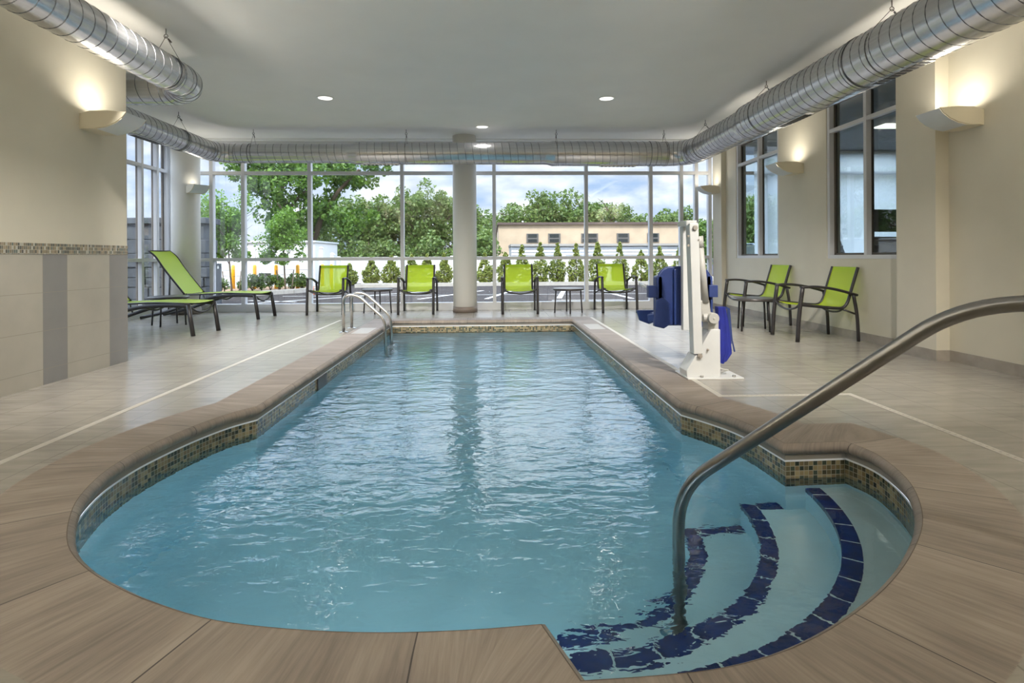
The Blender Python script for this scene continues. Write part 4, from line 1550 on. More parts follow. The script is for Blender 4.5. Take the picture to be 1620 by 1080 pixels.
mb.tube([(U(1130), 4.70, Z(503)), (U(1130), 4.55, Z(503))], 0.044, 24)
mb.tube([(U(1130), 4.552, Z(503)), (U(1130), 4.545, Z(503))], 0.010, 10)
mb.box(U(1124), U(1141), 4.60, 4.73, Z(523), Z(508))
obj('motor', mb, M['offw'], t, 0.004)
# seat, seen from behind
bx0, bx1, by = 1.515, 2.02, 5.16
def rounded(x0, x1, z0, z1, r, rb, n=6):
    p = []
    for cx, cz, a, q in ((x1 - r, z1 - r, 0, r), (x0 + r, z1 - r, PI / 2, r), (x0 + rb, z0 + rb, PI, rb), (x1 - rb, z0 + rb, 1.5 * PI, rb)):
        for k in range(n + 1):
            p.append((cx + q * math.cos(a + k * PI / 2 / n), cz + q * math.sin(a + k * PI / 2 / n)))
    return p
mb = MB(); mb.prism(rounded(bx0, bx1, 0.36, 0.905, 0.13, 0.05), 'y', by, by + 0.05)
obj('seat_back', mb, M['blue'], t, 0.012)
mb = MB()
mb.prism(rounded(bx0 - 0.01, bx0 + 0.05, 0.36, 0.82, 0.028, 0.028), 'y', by, by + 0.11)
obj('seat_back_rib', mb, M['blue'], t, 0.008)
mb = MB()
mb.prism(rounded(bx1 - 0.05, bx1 + 0.01, 0.36, 0.82, 0.028, 0.028), 'y', by, by + 0.11)
obj('seat_back_rib', mb, M['blue'], t, 0.008)
mb = MB()
mb.box(1.66, 1.71, by - 0.03, by, 0.37, 0.88)
obj('seat_back_rib', mb, M['blue'], t, 0.008)
mb = MB(); mb.box(bx0 + 0.01, bx1 - 0.01, by + 0.03, by + 0.47, 0.40, 0.46)
obj('seat_pan', mb, M['blue'], t, 0.02)
mb = MB()
mb.prism([(1.475, 0.36), (1.56, 0.34), (1.64, 0.39), (1.62, 0.56), (1.56, 0.62), (1.49, 0.60)], 'y', by - 0.045, by + 0.02)
obj('seat_bracket', mb, M['blue'], t, 0.006)
mb = MB()
mb.prism([(1.86, 0.37), (1.95, 0.34), (2.0, 0.38), (1.98, 0.56), (1.92, 0.60), (1.87, 0.55)], 'y', by - 0.03, by + 0.02)
obj('seat_bracket', mb, M['blue'], t, 0.006)
for x0, x1 in ((1.425, 1.50), (1.985, 2.065)):
    mb = MB(); mb.box(x0, x1, by - 0.03, by + 0.04, 0.62, 0.73)
    obj('arm_bracket', mb, M['blue'], t, 0.004)
    xm = (x0 + x1) / 2
    mb = MB(); mb.tube([(xm - 0.01, by + 0.03, 0.70), (xm, by + 0.40, 0.725)], 0.017, 14)
    obj('armrest', mb, M['white'], t)
mb = MB()
mb.prism([(1.40, 0.475), (1.58, 0.475), (1.58, 0.36), (1.52, 0.34), (1.43, 0.375)], 'y', by + 0.30, by + 0.34)
obj('leg_rest', mb, M['blue'], t, 0.006)
mb = MB()
mb.obox((1.475, by + 0.10, 0.42), (1.53, by - 0.02, 0.44), 0.07, 0.075)
obj('footrest_hinge', mb, M['blue'], t, 0.01)
# blue cover hanging on the lift's far side
cv = thing('lift_cover', 'royal blue fabric cover hanging off the pool lift motor', 'fabric cover', (1.93, 4.66, 0.12))
mb = MB()
rows = []
for i in range(15):
    k = i / 14
    z = 0.575 - k * 0.445
    x0 = 1.862 + 0.004 * math.sin(9 * k)
    x1 = 1.925 + 0.045 * min(1, k * 1.8) - (0.05 * max(0, (k - 0.85) / 0.15)) + 0.004 * math.sin(8 * k)
    rows.append([Vector((x0 + (x1 - x0) * j / 8, 4.62 + 0.012 * math.sin(j * 1.7 + k * 3), z - 0.02 * (1 - (j / 4 - 1) ** 2) * (k > 0.95))) for j in range(9)])
back = [[p + Vector((0.004, 0.085, 0)) for p in r] for r in rows]
mb.sheet(rows); mb.sheet(back)
mb.sheet([[r[0] for r in rows], [r[0] for r in back]]); mb.sheet([[r[-1] for r in rows], [r[-1] for r in back]]); mb.sheet([rows[0], back[0]]); mb.sheet([rows[-1], back[-1]])
obj('cover_fabric', mb, M['bluecloth'], cv)
mb = MB()
mb.sheet([[Vector((1.93 + a, 4.66, 0.575)), Vector((1.962 + a * 1.2, 4.665, 0.56)), Vector((1.975 + a, 4.665, 0.45)), Vector((1.985 + a, 4.66, 0.30)), Vector((2.005 + a * 1.2, 4.66, 0.20))] for a in (0.0, 0.012)])
mb.sheet([[Vector((1.93 + a, 4.69, 0.575)), Vector((1.965 + a, 4.695, 0.55)), Vector((1.97 + a, 4.70, 0.42)), Vector((1.98 + a, 4.70, 0.26))] for a in (0.0, 0.025)])
obj('strap', mb, P('navy_strap', (0.012, 0.03, 0.12), 0.7), cv)
mb = MB(); mb.tube(smooth_path([(1.86, 4.66, 0.09), (1.90, 4.65, 0.06), (1.95, 4.66, 0.05), (1.96, 4.70, 0.04), (1.90, 4.71, 0.02)], 5), 0.008, 8)
mb.tube([(1.865, 4.67, 0.012), (1.865, 4.67, 0.16)], 0.012, 8)
obj('power_cord', mb, M['offw'], t)

# ================================================================== fitness room seen through the internal windows
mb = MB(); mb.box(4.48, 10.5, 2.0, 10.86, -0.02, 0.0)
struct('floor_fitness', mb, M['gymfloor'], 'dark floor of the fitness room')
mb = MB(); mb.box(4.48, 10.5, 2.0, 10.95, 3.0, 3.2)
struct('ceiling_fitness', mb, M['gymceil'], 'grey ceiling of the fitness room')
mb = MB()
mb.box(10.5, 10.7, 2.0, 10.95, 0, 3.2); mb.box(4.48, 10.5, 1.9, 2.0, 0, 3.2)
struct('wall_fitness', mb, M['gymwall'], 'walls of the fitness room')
wr = thing('window_5', 'glass storefront of the fitness room', None, (7.4, 10.74, 0), kind='structure')
frame_parts(wr, 'x', 10.74, 0.11, 4.48, 10.5, 0.0, 3.0, [5.3, 6.6, 7.9, 9.2], [0.975, 2.585], 0.06, inner=False, sw=0.145)
for x, y in ((6.6, 6.2), (6.6, 8.6), (8.6, 7.4)):
    tt = thing('troffer_light', 'rectangular ceiling light of the fitness room', 'ceiling light', (x, y, 3.0), group='fitness room ceiling lights')
    mb = MB(); mb.box(x - 0.6, x + 0.6, y - 0.15, y + 0.15, 2.985, 2.999)
    obj('diffuser', mb, P('troffer', (1, 1, 1), 0.5, emit=(1, 0.93, 0.8), est=1.6), tt)

def treadmill(x, y, rz, label):
    t = thing('treadmill', label, 'treadmill', (x, y, 0), rz, 'treadmills in the fitness room', built_world=False)
    mb = MB(); mb.box(-0.38, 0.38, -0.9, 0.9, 0.03, 0.17)
    obj('deck', mb, M['black'], t, 0.02)
    mb = MB(); mb.prism([(-0.38, 0.17), (0.38, 0.17), (0.30, 0.32), (-0.30, 0.32)], 'y', 0.55, 0.92)
    obj('motor_cover', mb, M['carwhite'], t, 0.02)
    for s_ in (-1, 1):
        mb = MB(); mb.tube(smooth_path([(0.36 * s_, 0.78, 0.15), (0.36 * s_, 0.74, 0.7), (0.36 * s_, 0.62, 1.15)], 5), 0.035, 10)
        obj('upright', mb, M['black'], t)
        mb = MB(); mb.tube(smooth_path([(0.36 * s_, 0.62, 1.02), (0.36 * s_, 0.25, 0.98), (0.36 * s_, 0.02, 0.90)], 5), 0.025, 10)
        obj('handle', mb, M['black'], t)
    mb = MB(); mb.obox((0, 0.60, 1.0), (0, 0.74, 1.28), 0.84, 0.06, up=(0, 1, 0))
    obj('console', mb, M['black'], t, 0.03)
    mb = MB(); mb.obox((0, 0.76, 1.36), (0, 0.84, 1.72), 0.56, 0.04, up=(0, 1, 0))
    obj('display', mb, M['black'], t, 0.02)
    return t
treadmill(6.35, 8.0, 0.1, 'dark treadmill seen through the nearer internal window')
treadmill(5.25, 8.2, 0.1, 'dark treadmill just behind the wall between the internal windows')
sh = bpy.data.materials.new('sheer')  # sheet added to give the fitness room glass a pale glow
sh.use_nodes = True
_n, _l = sh.node_tree.nodes, sh.node_tree.links
_t = _n.new('ShaderNodeBsdfTranslucent'); _t.inputs[0].default_value = (0.9, 0.92, 0.95, 1)
_p = _n.new('ShaderNodeBsdfTransparent')
_m = _n.new('ShaderNodeMixShader'); _m.inputs[0].default_value = 0.42
_l.new(_t.outputs[0], _m.inputs[1]); _l.new(_p.outputs[0], _m.inputs[2]); _l.new(_m.outputs[0], _n['Material Output'].inputs[0])
rs = thing('added_shade', 'sheer white shade added to make the fitness room glass pale and bright', 'shade', (7.7, 10.66, 3.0))
mb = MB(); mb.box(5.0, 10.4, 10.66, 10.662, 0.5, 2.95)
obj('shade_cloth', mb, sh, rs)
mb = MB(); mb.tube([(5.0, 10.66, 2.96), (10.4, 10.66, 2.96)], 0.03, 12)
obj('roller', mb, M['trimw'], rs)

# ================================================================== outside
G = -0.10
mb = MB(); mb.box(-60, 60, 10.95, 90, G - 0.1, G)
mb.box(-40, X0 - 0.2, -5, 10.95, G - 0.1, G)
gnd = struct('ground', mb, M['asphalt'], 'dark asphalt parking lot')
LOC['ground'] = Vector((0, 0, 0))
def line(a, b, w=0.10):
    mb = MB()
    mb.obox((a[0], a[1], G + 0.002), (b[0], b[1], G + 0.002), w, 0.004)
    o = obj('parking_line', mb, M['paint'], gnd)
for a, b, w in (((-6.2, 13.6), (-2.1, 18.3), 0.10), ((-1.92, 15.0), (-0.3, 18.6), 0.12), ((-0.15, 14.9), (0.62, 18.3), 0.12), ((1.77, 14.95), (2.25, 17.9), 0.14),
                ((3.63, 14.6), (3.45, 18.2), 0.12), ((4.9, 15.2), (5.9, 18.9), 0.12), ((-4.9, 14.4), (-6.3, 15.0), 0.1), ((1.5, 14.22), (3.3, 14.22), 0.09), ((-6, 16.55), (6.0, 16.55), 0.05), ((2.6, 18.1), (4.6, 18.1), 0.10)):
    line(a, b, w)

# planted islands
mb = MB(); mb.box(-4.9, 9.5, 21.7, 24.2, G, G + 0.02)
mb2 = mb
struct('ground_bed', mb, M['mulch'], 'bark mulch bed below the arborvitae')
mb = MB(); mb.box(-4.9, 9.5, 21.5, 21.68, G, G + 0.13)
mb.box(-5.0, -3.4, 20.9, 21.08, G, G + 0.13)
struct('trim_kerb', mb, M['kerb'], 'concrete kerb along the arborvitae bed')
isl = [(-14, 15.9), (-7.9, 16.4), (-7.0, 16.9), (-6.2, 17.9), (-5.7, 19.0), (-5.6, 20.2), (-6.0, 21.0), (-14, 21.2)]
mb = MB(); mb.prism(isl, 'z', G, G + 0.07)
struct('ground_island', mb, M['mulch'], 'mulched planting island on the left of the lot')
mb = MB()
for i in range(len(isl) - 2):
    mb.obox((isl[i][0], isl[i][1], G + 0.06), (isl[i + 1][0], isl[i + 1][1], G + 0.06), 0.16, 0.14)
struct('trim_island', mb, M['kerb'], 'pale concrete kerb round the planting island')

# white vinyl fence behind the arborvitae
f = thing('vinyl_fence', 'white vinyl privacy fence behind the arborvitae', 'fence', (2.0, 24.4, G))
mb = MB()
mb.box(-6.6, 14.0, 24.40, 24.43, G, 0.95)
mb.box(-6.6, 14.0, 24.37, 24.46, 0.93, 1.02)
obj('fence_panel', mb, M['pvc'], f)
for i in range(9):
    x = -6.5 + i * 2.4
    mb = MB(); mb.box(x - 0.065, x + 0.065, 24.33, 24.46, G, 1.06)
    obj('fence_post', mb, M['pvc'], f)

# white building / enclosure at left
e = thing('white_shed', 'white enclosure building behind the planting island', 'building', (-9.5, 22.4, G))
mb = MB(); mb.box(-13.5, -6.85, 22.3, 25.5, G, 1.60)
obj('shed_wall', mb, M['pvc'], e)
mb = MB(); mb.box(-13.6, -6.80, 22.2, 25.6, 1.60, 1.67)
obj('shed_roof', mb, M['siding'], e)
mb = MB(); mb.box(-9.0, -8.35, 22.26, 22.3, 0.25, 1.45)
obj('door', mb, M['siding'], e)
mb = MB(); mb.box(-8.95, -8.52, 22.2, 22.27, 0.28, 0.42)
obj('dock_slot', mb, M['opening_dark'], e)
mb = MB()
for z in (0.55, 1.13):
    mb.box(-13.4, -9.1, 22.285, 22.3, z, z + 0.012); mb.box(-8.3, -6.9, 22.285, 22.3, z, z + 0.012)
for x in (-10.6, -9.2, -8.2):
    mb.box(x, x + 0.09, 22.27, 22.3, G, 1.55)
obj('wall_batten', mb, P('batten_grey', (0.6, 0.61, 0.62), 0.5), e)
for x, zt, lb in ((-6.52, 1.35, 'nearer tall white gate post right of the white enclosure'), (-6.1, 1.12, 'shorter white gate post left of the first arborvitae')):
    g = thing('gate_post', lb, 'post', (x, 22.0, G), group='white gate posts')
    mb = MB(); mb.box(x - 0.07, x + 0.07, 21.93, 22.07, G, zt)
    mb.prism([(x - 0.09, zt), (x + 0.09, zt), (x, zt + 0.08)], 'y', 21.91, 22.09)
    obj('post', mb, M['pvc'], g)

# beige flat-roofed building and white siding shed at right
e = thing('beige_building', 'long beige block building with a dark flat roof edge', 'building', (8, 34.0, G))
YB = 34.0
def xb(u): return (u - 778) * YB / 900
def zb(v): return 1 - (v - 403.5) * YB / 900
mb = MB(); mb.box(xb(789), xb(1300), YB, YB + 12, -0.6, zb(353))
obj('wall', mb, M['beige'], e)
mb = MB(); mb.box(xb(787), xb(1301), YB - 0.2, YB + 12.2, zb(353), zb(349.5))
obj('roof_edge', mb, M['brownroof'], e)
for u0, u1 in ((834, 851), (868.5, 886), (921, 946), (978, 996), (1027, 1044)):
    mb = MB()
    mb.box(xb(u0) - 0.04, xb(u1) + 0.04, YB - 0.05, YB + 0.02, zb(381.5), zb(367))
    w_ = obj('window', mb, P('steel_sash', (0.12, 0.11, 0.10), 0.5), e)
    mb = MB()
    zc = zb(374.8)
    mb.box(xb(u0) + 0.05, xb(u1) - 0.05, YB - 0.06, YB - 0.04, zb(380.8), zc - 0.04)
    mb.box(xb(u0) + 0.05, xb(u1) - 0.05, YB - 0.06, YB - 0.04, zc + 0.04, zb(368))
    obj('pane', mb, M['darkwin'], w_)
e = thing('siding_shed', 'low white clapboard shed in front of the beige building', 'building', (8, 28.0, G))
YS = 28.0
def xs(u): return (u - 778) * YS / 900
def zs(v): return 1 - (v - 403.5) * YS / 900
mb = MB()
z = zs(387)
mb.box(xs(809), xs(1300), YS + 0.05, YS + 4, -0.4, z)
k = 0
while z > 0.2:
    mb.prism([(YS + 0.05, z), (YS + 0.045, z), (YS + 0.0, z - 0.145), (YS + 0.05, z - 0.145)], 'x', xs(809), xs(1300))
    z -= 0.15
obj('siding', mb, M['siding'], e)
mb = MB(); mb.box(xs(808), xs(1302), YS - 0.12, YS + 4, zs(387), zs(383.5))
obj('fascia', mb, P('grey_fascia', (0.33, 0.31, 0.28), 0.6), e)

# bollards
for i, (x, y) in enumerate(((-8.76, 19.6), (-8.00, 19.5), (-7.25, 19.4), (-6.50, 19.3), (-5.86, 19.9), (-5.55, 19.9))):
    b = thing('safety_bollard', ['yellow safety bollard farthest left, half behind the first young tree', 'yellow safety bollard second from the left, left of the dock slot',
              'yellow safety bollard third from the left, right of the dock slot', 'yellow safety bollard fourth from the left, beside the second staked tree',
              'yellow safety bollard seen through the leftmost armchair back, left one', 'yellow safety bollard seen through the leftmost armchair back, right one'][i],
              'bollard', (x, y, G), group='yellow safety bollards')
    mb = MB(); mb.lathe([(0.058, 0), (0.058, 0.83), (0.045, 0.865), (0.02, 0.88)], (x, y, G), 16)
    obj('post', mb, M['yellow'], b)
b = thing('bollard_light', 'slate grey bollard light just outside the glass at left', 'bollard light', (-5.85, 12.4, G))
mb = MB(); mb.box(-5.895, -5.805, 12.36, 12.44, G, 0.78); mb.box(-5.895, -5.805, 12.36, 12.44, 0.85, 0.89); mb.box(-5.895, -5.875, 12.36, 12.44, 0.78, 0.85); mb.box(-5.825, -5.805, 12.36, 12.44, 0.78, 0.85)
obj('post', mb, M['bollight'], b)
mb = MB(); mb.box(-5.872, -5.828, 12.38, 12.42, 0.78, 0.85)
obj('lens', mb, M['opal'], b)
b = thing('traffic_cone', 'orange traffic cone outside behind the leftmost armchair', 'traffic cone', (-5.43, 17.4, G))
mb = MB(); mb.box(-5.52, -5.34, 17.31, 17.49, G, G + 0.02); mb.lathe([(0.07, 0), (0.018, 0.30)], (-5.43, 17.4, G + 0.02), 16)
obj('cone_body', mb, M['cone'], b)

# stone wall beyond the left glazing
s_ = thing('stone_wall', 'blue-grey split stone wall outside the far left glazing', 'stone wall', (-7.0, 12.7, G))
mb = MB()
random.seed(3)
z = G; row = 0
while z < 1.70:
    h = 0.20 + 0.1 * random.random()
    x = -7.95 + 0.3 * random.random()
    x = -7.95
    while x < -6.2:
        w = 0.35 + 0.35 * random.random()
        x2 = min(x + w, -6.16 + 0.05 * random.random())
        d = 0.05 * random.random()
        mb.box(x + 0.008, x2 - 0.008, 12.5 - d, 13.0, z + 0.006, min(z + h, 1.76) - 0.006)
        x += w
    z += h
mb.box(-7.93, -6.2, 12.53, 12.98, G, 1.75, 0)
obj('stone_course', mb, M['stone'], s_, 0.012)
mb = MB(); mb.box(-8.0, -6.12, 12.42, 13.08, 1.75, 1.88)
obj('cap_stone', mb, M['stone'], s_, 0.015)

# ---- plants
import numpy as np
rng = np.random.default_rng(11)
def leaves_obj(name, pts, size, mat, parent, jitter=0.5, off_=(0, 0, 0)):
    """pts Nx3 -> one quad leaf spray each, random orientation"""
    n = len(pts)
    a = rng.normal(size=(n, 3)); a /= np.linalg.norm(a, axis=1)[:, None]
    b = rng.normal(size=(n, 3)); b -= (a * b).sum(1)[:, None] * a; b /= np.linalg.norm(b, axis=1)[:, None]
    s = size * (1 + jitter * (rng.random(n) - 0.5) * 2)[:, None]
    v = np.empty((n, 4, 3))
    v[:, 0] = pts - a * s * 0.5
    v[:, 1] = pts + b * s * 0.32
    v[:, 2] = pts + a * s * 0.5
    v[:, 3] = pts - b * s * 0.32
    me = bpy.data.meshes.new(name)
    me.vertices.add(n * 4); me.loops.add(n * 4); me.polygons.add(n)
    me.vertices.foreach_set('co', v.reshape(-1))
    me.loops.foreach_set('vertex_index', np.arange(n * 4, dtype=np.int32))
    me.polygons.foreach_set('loop_start', np.arange(0, n * 4, 4, dtype=np.int32))
    me.materials.append(mat)
    me.update(calc_edges=True)
    o = bpy.data.objects.new(name, me)
    col.objects.link(o)
    o.parent = parent
    o.matrix_parent_inverse = Matrix.Translation(-LOC.get(parent.name, Vector((0, 0, 0))))
    return o
def clump_pts(n, center, rad, k, cr, shell=0.55):
    """n leaves on k clumps filling an ellipsoid"""
    c = rng.normal(size=(k, 3)); c /= np.linalg.norm(c, axis=1)[:, None]
    c *= (rng.random(k) ** 0.45)[:, None] * 0.85
    c = c * np.array(rad) + np.array(center)
    idx = rng.integers(0, k, n)
    d = rng.normal(size=(n, 3)); d /= np.linalg.norm(d, axis=1)[:, None]
    rr = (shell + (1 - shell) * rng.random(n))[:, None] * (cr * (0.7 + 0.6 * rng.random(k)))[idx][:, None]
    return c[idx] + d * rr
def branchy(mb, base, top, r, nb, spread, up=0.5):
    base = Vector(base); top = Vector(top)
    mid = base.lerp(top, 0.5) + Vector((random.uniform(-.1, .1), random.uniform(-.1, .1), 0)) * spread * 0.5
    path = smooth_path([base, mid, top], 6)
    mb.tube(path, [r * (1 - 0.75 * i / (len(path) - 1)) for i in range(len(path))], 8)
    for i in range(nb):
        k = random.uniform(0.35, 0.95)
        p = path[int(k * (len(path) - 1))]
        a = random.uniform(0, 2 * PI)
        e_ = p + Vector((math.cos(a) * spread, math.sin(a) * spread, spread * up * random.uniform(0.6, 1.5)))
        m_ = p.lerp(e_, 0.5) + Vector((0, 0, spread * 0.12))
        pp = smooth_path([p, m_, e_], 4)
        mb.tube(pp, [r * 0.42 * (1 - 0.8 * i / (len(pp) - 1)) for i in range(len(pp))], 6)
def tree(label, x, y, z0, ztop, rx, n, size, mat, group=None, k=26, crown0=0.25, name='leafy_tree', lean=0.0, tr=0.12, cr=None):
    t = thing(name, label, 'tree', (x, y, z0), group=group)
    h = ztop - z0
    zc = z0 + h * (crown0 + (1 - crown0) / 2)
    rz = h * (1 - crown0) / 2
    cr = cr or rx * 0.42
    pts = clump_pts(n, (x + lean, y, zc), (max(rx - cr * 0.6, 0.1), max(rx - cr * 0.6, 0.1), max(rz - cr * 0.6, 0.1)), k, cr)
    leaves_obj('foliage', pts, size, mat, t)
    mb = MB(); branchy(mb, (x, y, z0), (x + lean, y, z0 + h * 0.8), tr, 9, rx * 0.7)
    obj('trunk', mb, M['bark'], t)
    return t
def ux(u, y): return (u - 778) * y / 900
def vz(v, y, u=778): return 1 - (v - (406 - (u - 778) * 0.0055)) * y / 900

# arborvitae row
arbs = [(555, 22.8, 418), (589, 22.8, 408), (620, 22.8, 404), (652, 22.6, 404), (676, 22.6, 403), (703, 22.6, 402), (767, 22.6, 400), (800, 22.4, 399), (826, 22.4, 388), (855, 22.3, 385), (882, 22.3, 385),
        (912, 22.3, 386), (946, 22.2, 384), (982, 22.2, 384), (1016, 22.2, 396), (1046, 22.2, 391), (1078, 22.2, 392), (1108, 22.2, 396)]
ordw = ['first', 'second', 'third', 'fourth', 'fifth', 'sixth', 'seventh', 'eighth', 'ninth', 'tenth', 'eleventh', 'twelfth', 'thirteenth', 'fourteenth', 'fifteenth', 'sixteenth', 'seventeenth', 'eighteenth']
for i, (u, y, vt) in enumerate(arbs):
    x = ux(u, y); zt = vz(vt, y, u)
    t = thing('arborvitae', 'conical arborvitae along the white fence, %s from the left' % ordw[i], 'evergreen shrub', (x, y, G + 0.02), group='arborvitae row by the fence')
    h = zt - G
    w_ = 0.88 + 0.22 * ((i * 7) % 5) / 4
    kc = rng.random(95) ** 1.25
    Rc = np.where(kc < 0.52, 0.34 * (0.70 + 0.30 * np.sin(kc / 0.52 * PI)), 0.21 * (1 - (kc - 0.52) / 0.48) ** 0.9) * w_
    ac = rng.random(95) * 2 * PI
    cs = np.stack([x + Rc * 0.85 * np.cos(ac), y + Rc * 0.85 * np.sin(ac), G + 0.12 + kc * (h - 0.12)], 1)
    crr = np.where(kc < 0.52, 0.115, 0.075 - 0.05 * (kc - 0.52))
    idx = rng.integers(0, 95, 3000)
    dd = rng.normal(size=(3000, 3)); dd /= np.linalg.norm(dd, axis=1)[:, None]
    pts = cs[idx] + dd * (crr[idx] * (0.5 + 0.6 * rng.random(3000)))[:, None]
    leaves_obj('foliage', pts, 0.075, M['lf_arb'], t)
    mb = MB(); mb.tube([(x, y, G), (x, y, G + h * 0.9)], [0.03, 0.006], 8)
    obj('trunk', mb, M['bark'], t)

# low shrubs in the island
for i, (u, y, w) in enumerate(((355, 17.0, 0.20), (392, 17.9, 0.17), (405, 18.1, 0.16), (419, 18.3, 0.17), (433, 18.5, 0.17), (447, 18.6, 0.16), (468, 18.9, 0.16), (481, 19.1, 0.18))):
    x = ux(u, y)
    t = thing('low_shrub', 'low leafy shrub in the mulched island, %s from the left' % ordw[i], 'shrub', (x, y, G + 0.07), group='low shrubs in the planting island')
    pts = clump_pts(700, (x, y, G + 0.36), (w * 1.1, w, 0.22), 9, 0.13)
    leaves_obj('foliage', pts, 0.07, M['lf_shrub'], t)
    mb = MB()
    for j in range(5):
        a = j * 1.26
        mb.tube([(x, y, G + 0.05), (x + 0.11 * math.cos(a), y + 0.11 * math.sin(a), G + 0.32)], 0.008, 6)
    obj('stems', mb, M['bark'], t)

# young staked trees
for i, (u, y, uc, lb) in enumerate(((374, 17.1, 366, 'young staked street tree on the left, before the white enclosure'), (456, 18.5, 453, 'young staked street tree nearer the leftmost armchair'))):
    x = ux(u, y)
    t = thing('young_tree', lb, 'tree', (x, y, G + 0.07), group='young staked trees')
    cx = ux(uc, y)
    zc = vz(350 if i == 0 else 362, y, u)
    pts = np.concatenate([clump_pts(5200, (cx, y, zc), (0.92, 0.8, 0.95), 34, 0.30), clump_pts(1100, (cx, y, zc - 0.85), (0.8, 0.5, 0.35), 9, 0.17)])
    leaves_obj('foliage', pts, 0.085, M['lf_young'], t)
    mb = MB(); branchy(mb, (x, y, G), (cx, y, zc + 0.5), 0.032, 12, 0.75, 0.9)
    obj('trunk', mb, M['bark'], t)
    for sgn in (-1, 1):
        st = thing('tree_stake', 'wooden stake %s of the %s young tree' % ('left' if sgn < 0 else 'right', 'left' if i == 0 else 'right'), 'stake', (x + sgn * 0.2, y, G), group='wooden tree stakes')
        mb = MB(); mb.tube([(x + sgn * 0.20, y - 0.02, G), (x + sgn * 0.27, y - 0.02, 0.62)], 0.018, 8)
        obj('post', mb, M['stake'], st)
        mb = MB(); mb.tube([(x + sgn * 0.26, y - 0.02, 0.48), (x + sgn * 0.02, y, 0.46)], 0.005, 6)
        obj('tie', mb, M['black'], st)

# the big tree left of the columns of the storefront, leaning trunk
def big():
    t = thing('large_tree', 'large old tree with a leaning limb behind the white enclosure', 'tree', (-8.7, 28.0, G))
    pts = np.concatenate([
        clump_pts(9000, (-9.6, 27.5, 5.2), (3.6, 2.2, 1.6), 44, 0.55),
        clump_pts(6500, (-8.6, 28.0, 3.0), (3.4, 1.8, 1.4), 34, 0.50),
        clump_pts(3200, (-6.6, 27.5, 5.2), (1.9, 1.4, 0.9), 18, 0.42)])
    leaves_obj('foliage', pts, 0.17, M['lf_mid'], t)
    mb = MB()
    branchy(mb, (-8.9, 28, G), (-10.6, 28, 5.6), 0.26, 10, 1.8)
    mb.tube(smooth_path([(-8.9, 28, 1.2), (-8.2, 27.8, 2.9), (-7.4, 27.6, 4.1), (-6.3, 27.4, 5.2)], 6), [0.17 - 0.006 * k_ for k_ in range(19)], 8)
    obj('trunk', mb, M['bark'], t)
big()
# tree belt
belt = [(345, 36, 330, 2.2, 'round-crowned tree at the far left behind the white enclosure'), (500, 35, 330, 2.1, 'dark tree filling the gap under the leaning limb'),
        (560, 33, 300, 1.75, 'bushy tree in the belt, behind the leftmost armchair'), (600, 33, 306, 1.5, 'bushy tree in the belt, above the left side table'), (635, 34, 302, 1.45, 'bushy tree in the belt, behind the second mullion from the column'),
        (662, 32, 282, 1.35, 'tallest bushy tree in the belt, above the second armchair'), (700, 33, 300, 1.45, 'bushy tree in the belt, just left of the middle column'), (740, 34, 318, 1.7, 'bushy tree in the belt, partly behind the middle column')]
for u, y, vt, r, lb in belt:
    tree(lb, ux(u, y), y, -0.8, vz(vt, y, u) + 0.45, r, 5200, 0.17, M['lf_far'], 'tree belt behind the fence', k=40, crown0=0.12, cr=0.50)
for i, (u, y, vt, r) in enumerate(((540, 27.5, 372, 1.2), (585, 27.5, 365, 1.3), (630, 27.8, 368, 1.3), (680, 27.5, 364, 1.3), (725, 27.5, 368, 1.3), (765, 28.5, 352, 1.1))):
    tree('low leafy thicket tree just behind the fence, %s from the left' % ordw[i], ux(u, y), y, -0.6, vz(vt, y, u), r, 3600, 0.15, M['lf_far'], 'thicket behind the fence', k=30, crown0=0.05, cr=0.42, tr=0.06)
rt = [(775, 52, 330, 2.4, 'dark tree at the left end of the beige building'), (812, 50, 322, 2.6, 'low tree behind the left end of the beige roof'), (852, 48, 298, 2.3, 'tall pale tree behind the beige building, left one'),
      (893, 48, 300, 2.7, 'broad tree behind the middle of the beige building'), (925, 49, 306, 2.2, 'tree behind the beige building at the mullion'), (968, 50, 309, 2.6, 'airy tree behind the right part of the beige building'),
      (1012, 52, 338, 1.6, 'small tree low behind the beige roof'), (1055, 48, 324, 2.0, 'tree behind the beige roof beside the pool lift mast'), (1088, 50, 330, 1.6, 'tree behind the pool lift mast')]
for u, y, vt, r, lb in rt:
    tree(lb, ux(u, y), y, -1.5, vz(vt, y, u) + 0.6, r, 5600, 0.24, M['lf_far'], 'trees behind the beige building', k=40, crown0=0.2, cr=0.8, tr=0.14)
tree('green tree in the last storefront pane at right', ux(1118, 19.5), 19.5, G, vz(333, 19.5, 1118), 0.75, 4500, 0.10, M['lf_mid'], None, k=30, crown0=0.22, cr=0.26, tr=0.05)
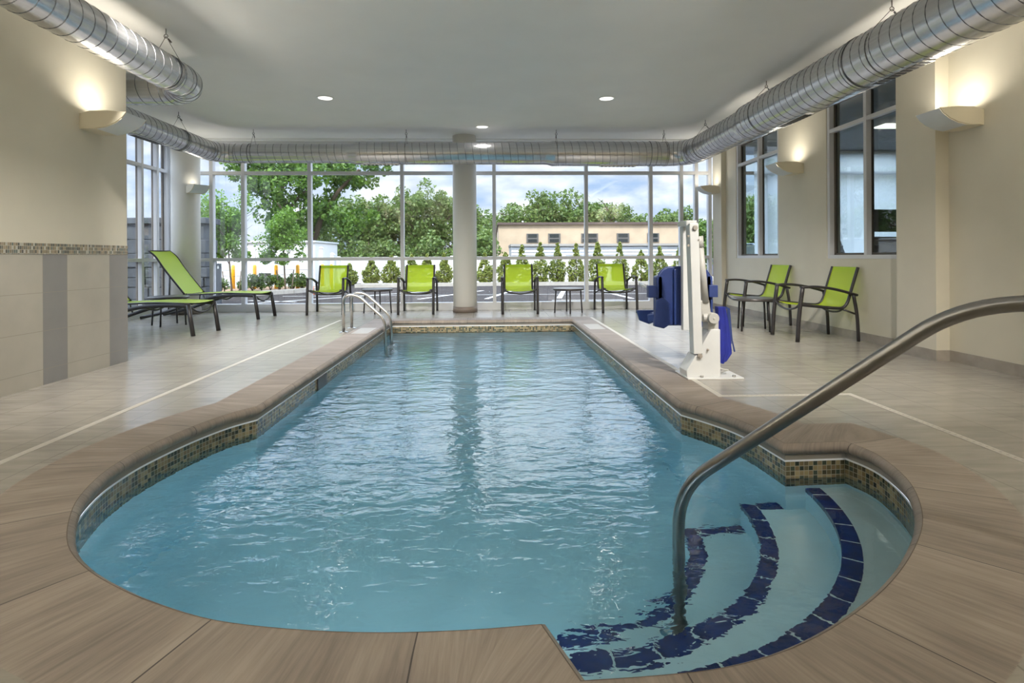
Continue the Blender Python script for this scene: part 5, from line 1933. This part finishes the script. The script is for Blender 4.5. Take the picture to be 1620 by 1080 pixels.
for i, (x, y, zt, r) in enumerate(((12.5, 26, 4.0, 2.4), (16.5, 27, 4.4, 2.6), (21, 29, 4.2, 2.8))):
    tree('tree seen through the fitness room glass, %s from the left' % ordw[i], x, y, -0.4, zt, r, 4500, 0.2, M['lf_far'], 'trees beyond the fitness room', k=32, crown0=0.1, cr=0.7)

# parked cars
def car(x, y, rz, mat, label, h=1.0):
    t = thing('parked_car', label, 'car', (x, y, G), rz, 'parked cars', built_world=False)
    mb = MB()
    prof = [(-2.2, 0.28), (-2.25, 0.75), (-2.1, 0.92), (-1.3, 1.0), (-0.6, 1.0), (2.15, 0.98), (2.22, 0.6), (2.15, 0.28)]
    mb.prism(prof, 'y', -0.88, 0.88)
    obj('body', mb, mat, t, 0.06)
    mb = MB()
    b = 0
    cab = [(-1.35, 0.98), (-0.65, 1.0 + 0.48 * h), (1.55, 1.0 + 0.5 * h), (2.05, 0.98)]
    mb.v += [(p[0], -0.84 if i in (0, 3) else -0.70, p[1]) for i, p in enumerate(cab)] + [(p[0], 0.84 if i in (0, 3) else 0.70, p[1]) for i, p in enumerate(cab)]
    for q in ((0, 1, 2, 3), (7, 6, 5, 4), (0, 4, 5, 1), (1, 5, 6, 2), (2, 6, 7, 3)):
        mb.face(q)
    obj('cabin', mb, M['darkwin'], t, 0.04)
    mb = MB()
    mb.prism([(-0.62, 1.0 + 0.47 * h), (1.52, 1.0 + 0.49 * h), (1.45, 1.03 + 0.5 * h), (-0.5, 1.03 + 0.5 * h)], 'y', -0.71, 0.71)
    obj('roof', mb, mat, t, 0.02)
    for wx in (-1.4, 1.35):
        for wy in (-0.9, 0.9):
            mb = MB(); mb.tube([(wx, wy - 0.1, 0.32), (wx, wy + 0.1, 0.32)], 0.32, 24)
            w_ = obj('wheel', mb, M['black'], t)
            mb = MB(); mb.tube([(wx, wy - 0.11, 0.32), (wx, wy + 0.11, 0.32)], 0.19, 18)
            obj('hub', mb, M['steel'], w_)
    return t
car(9.8, 20.3, PI / 2 + 0.1, M['carblue'], 'dark blue car parked outside the last storefront pane')
car(13.2, 18.8, PI / 2, M['carwhite'], 'white car parked outside the fitness room', 1.3)
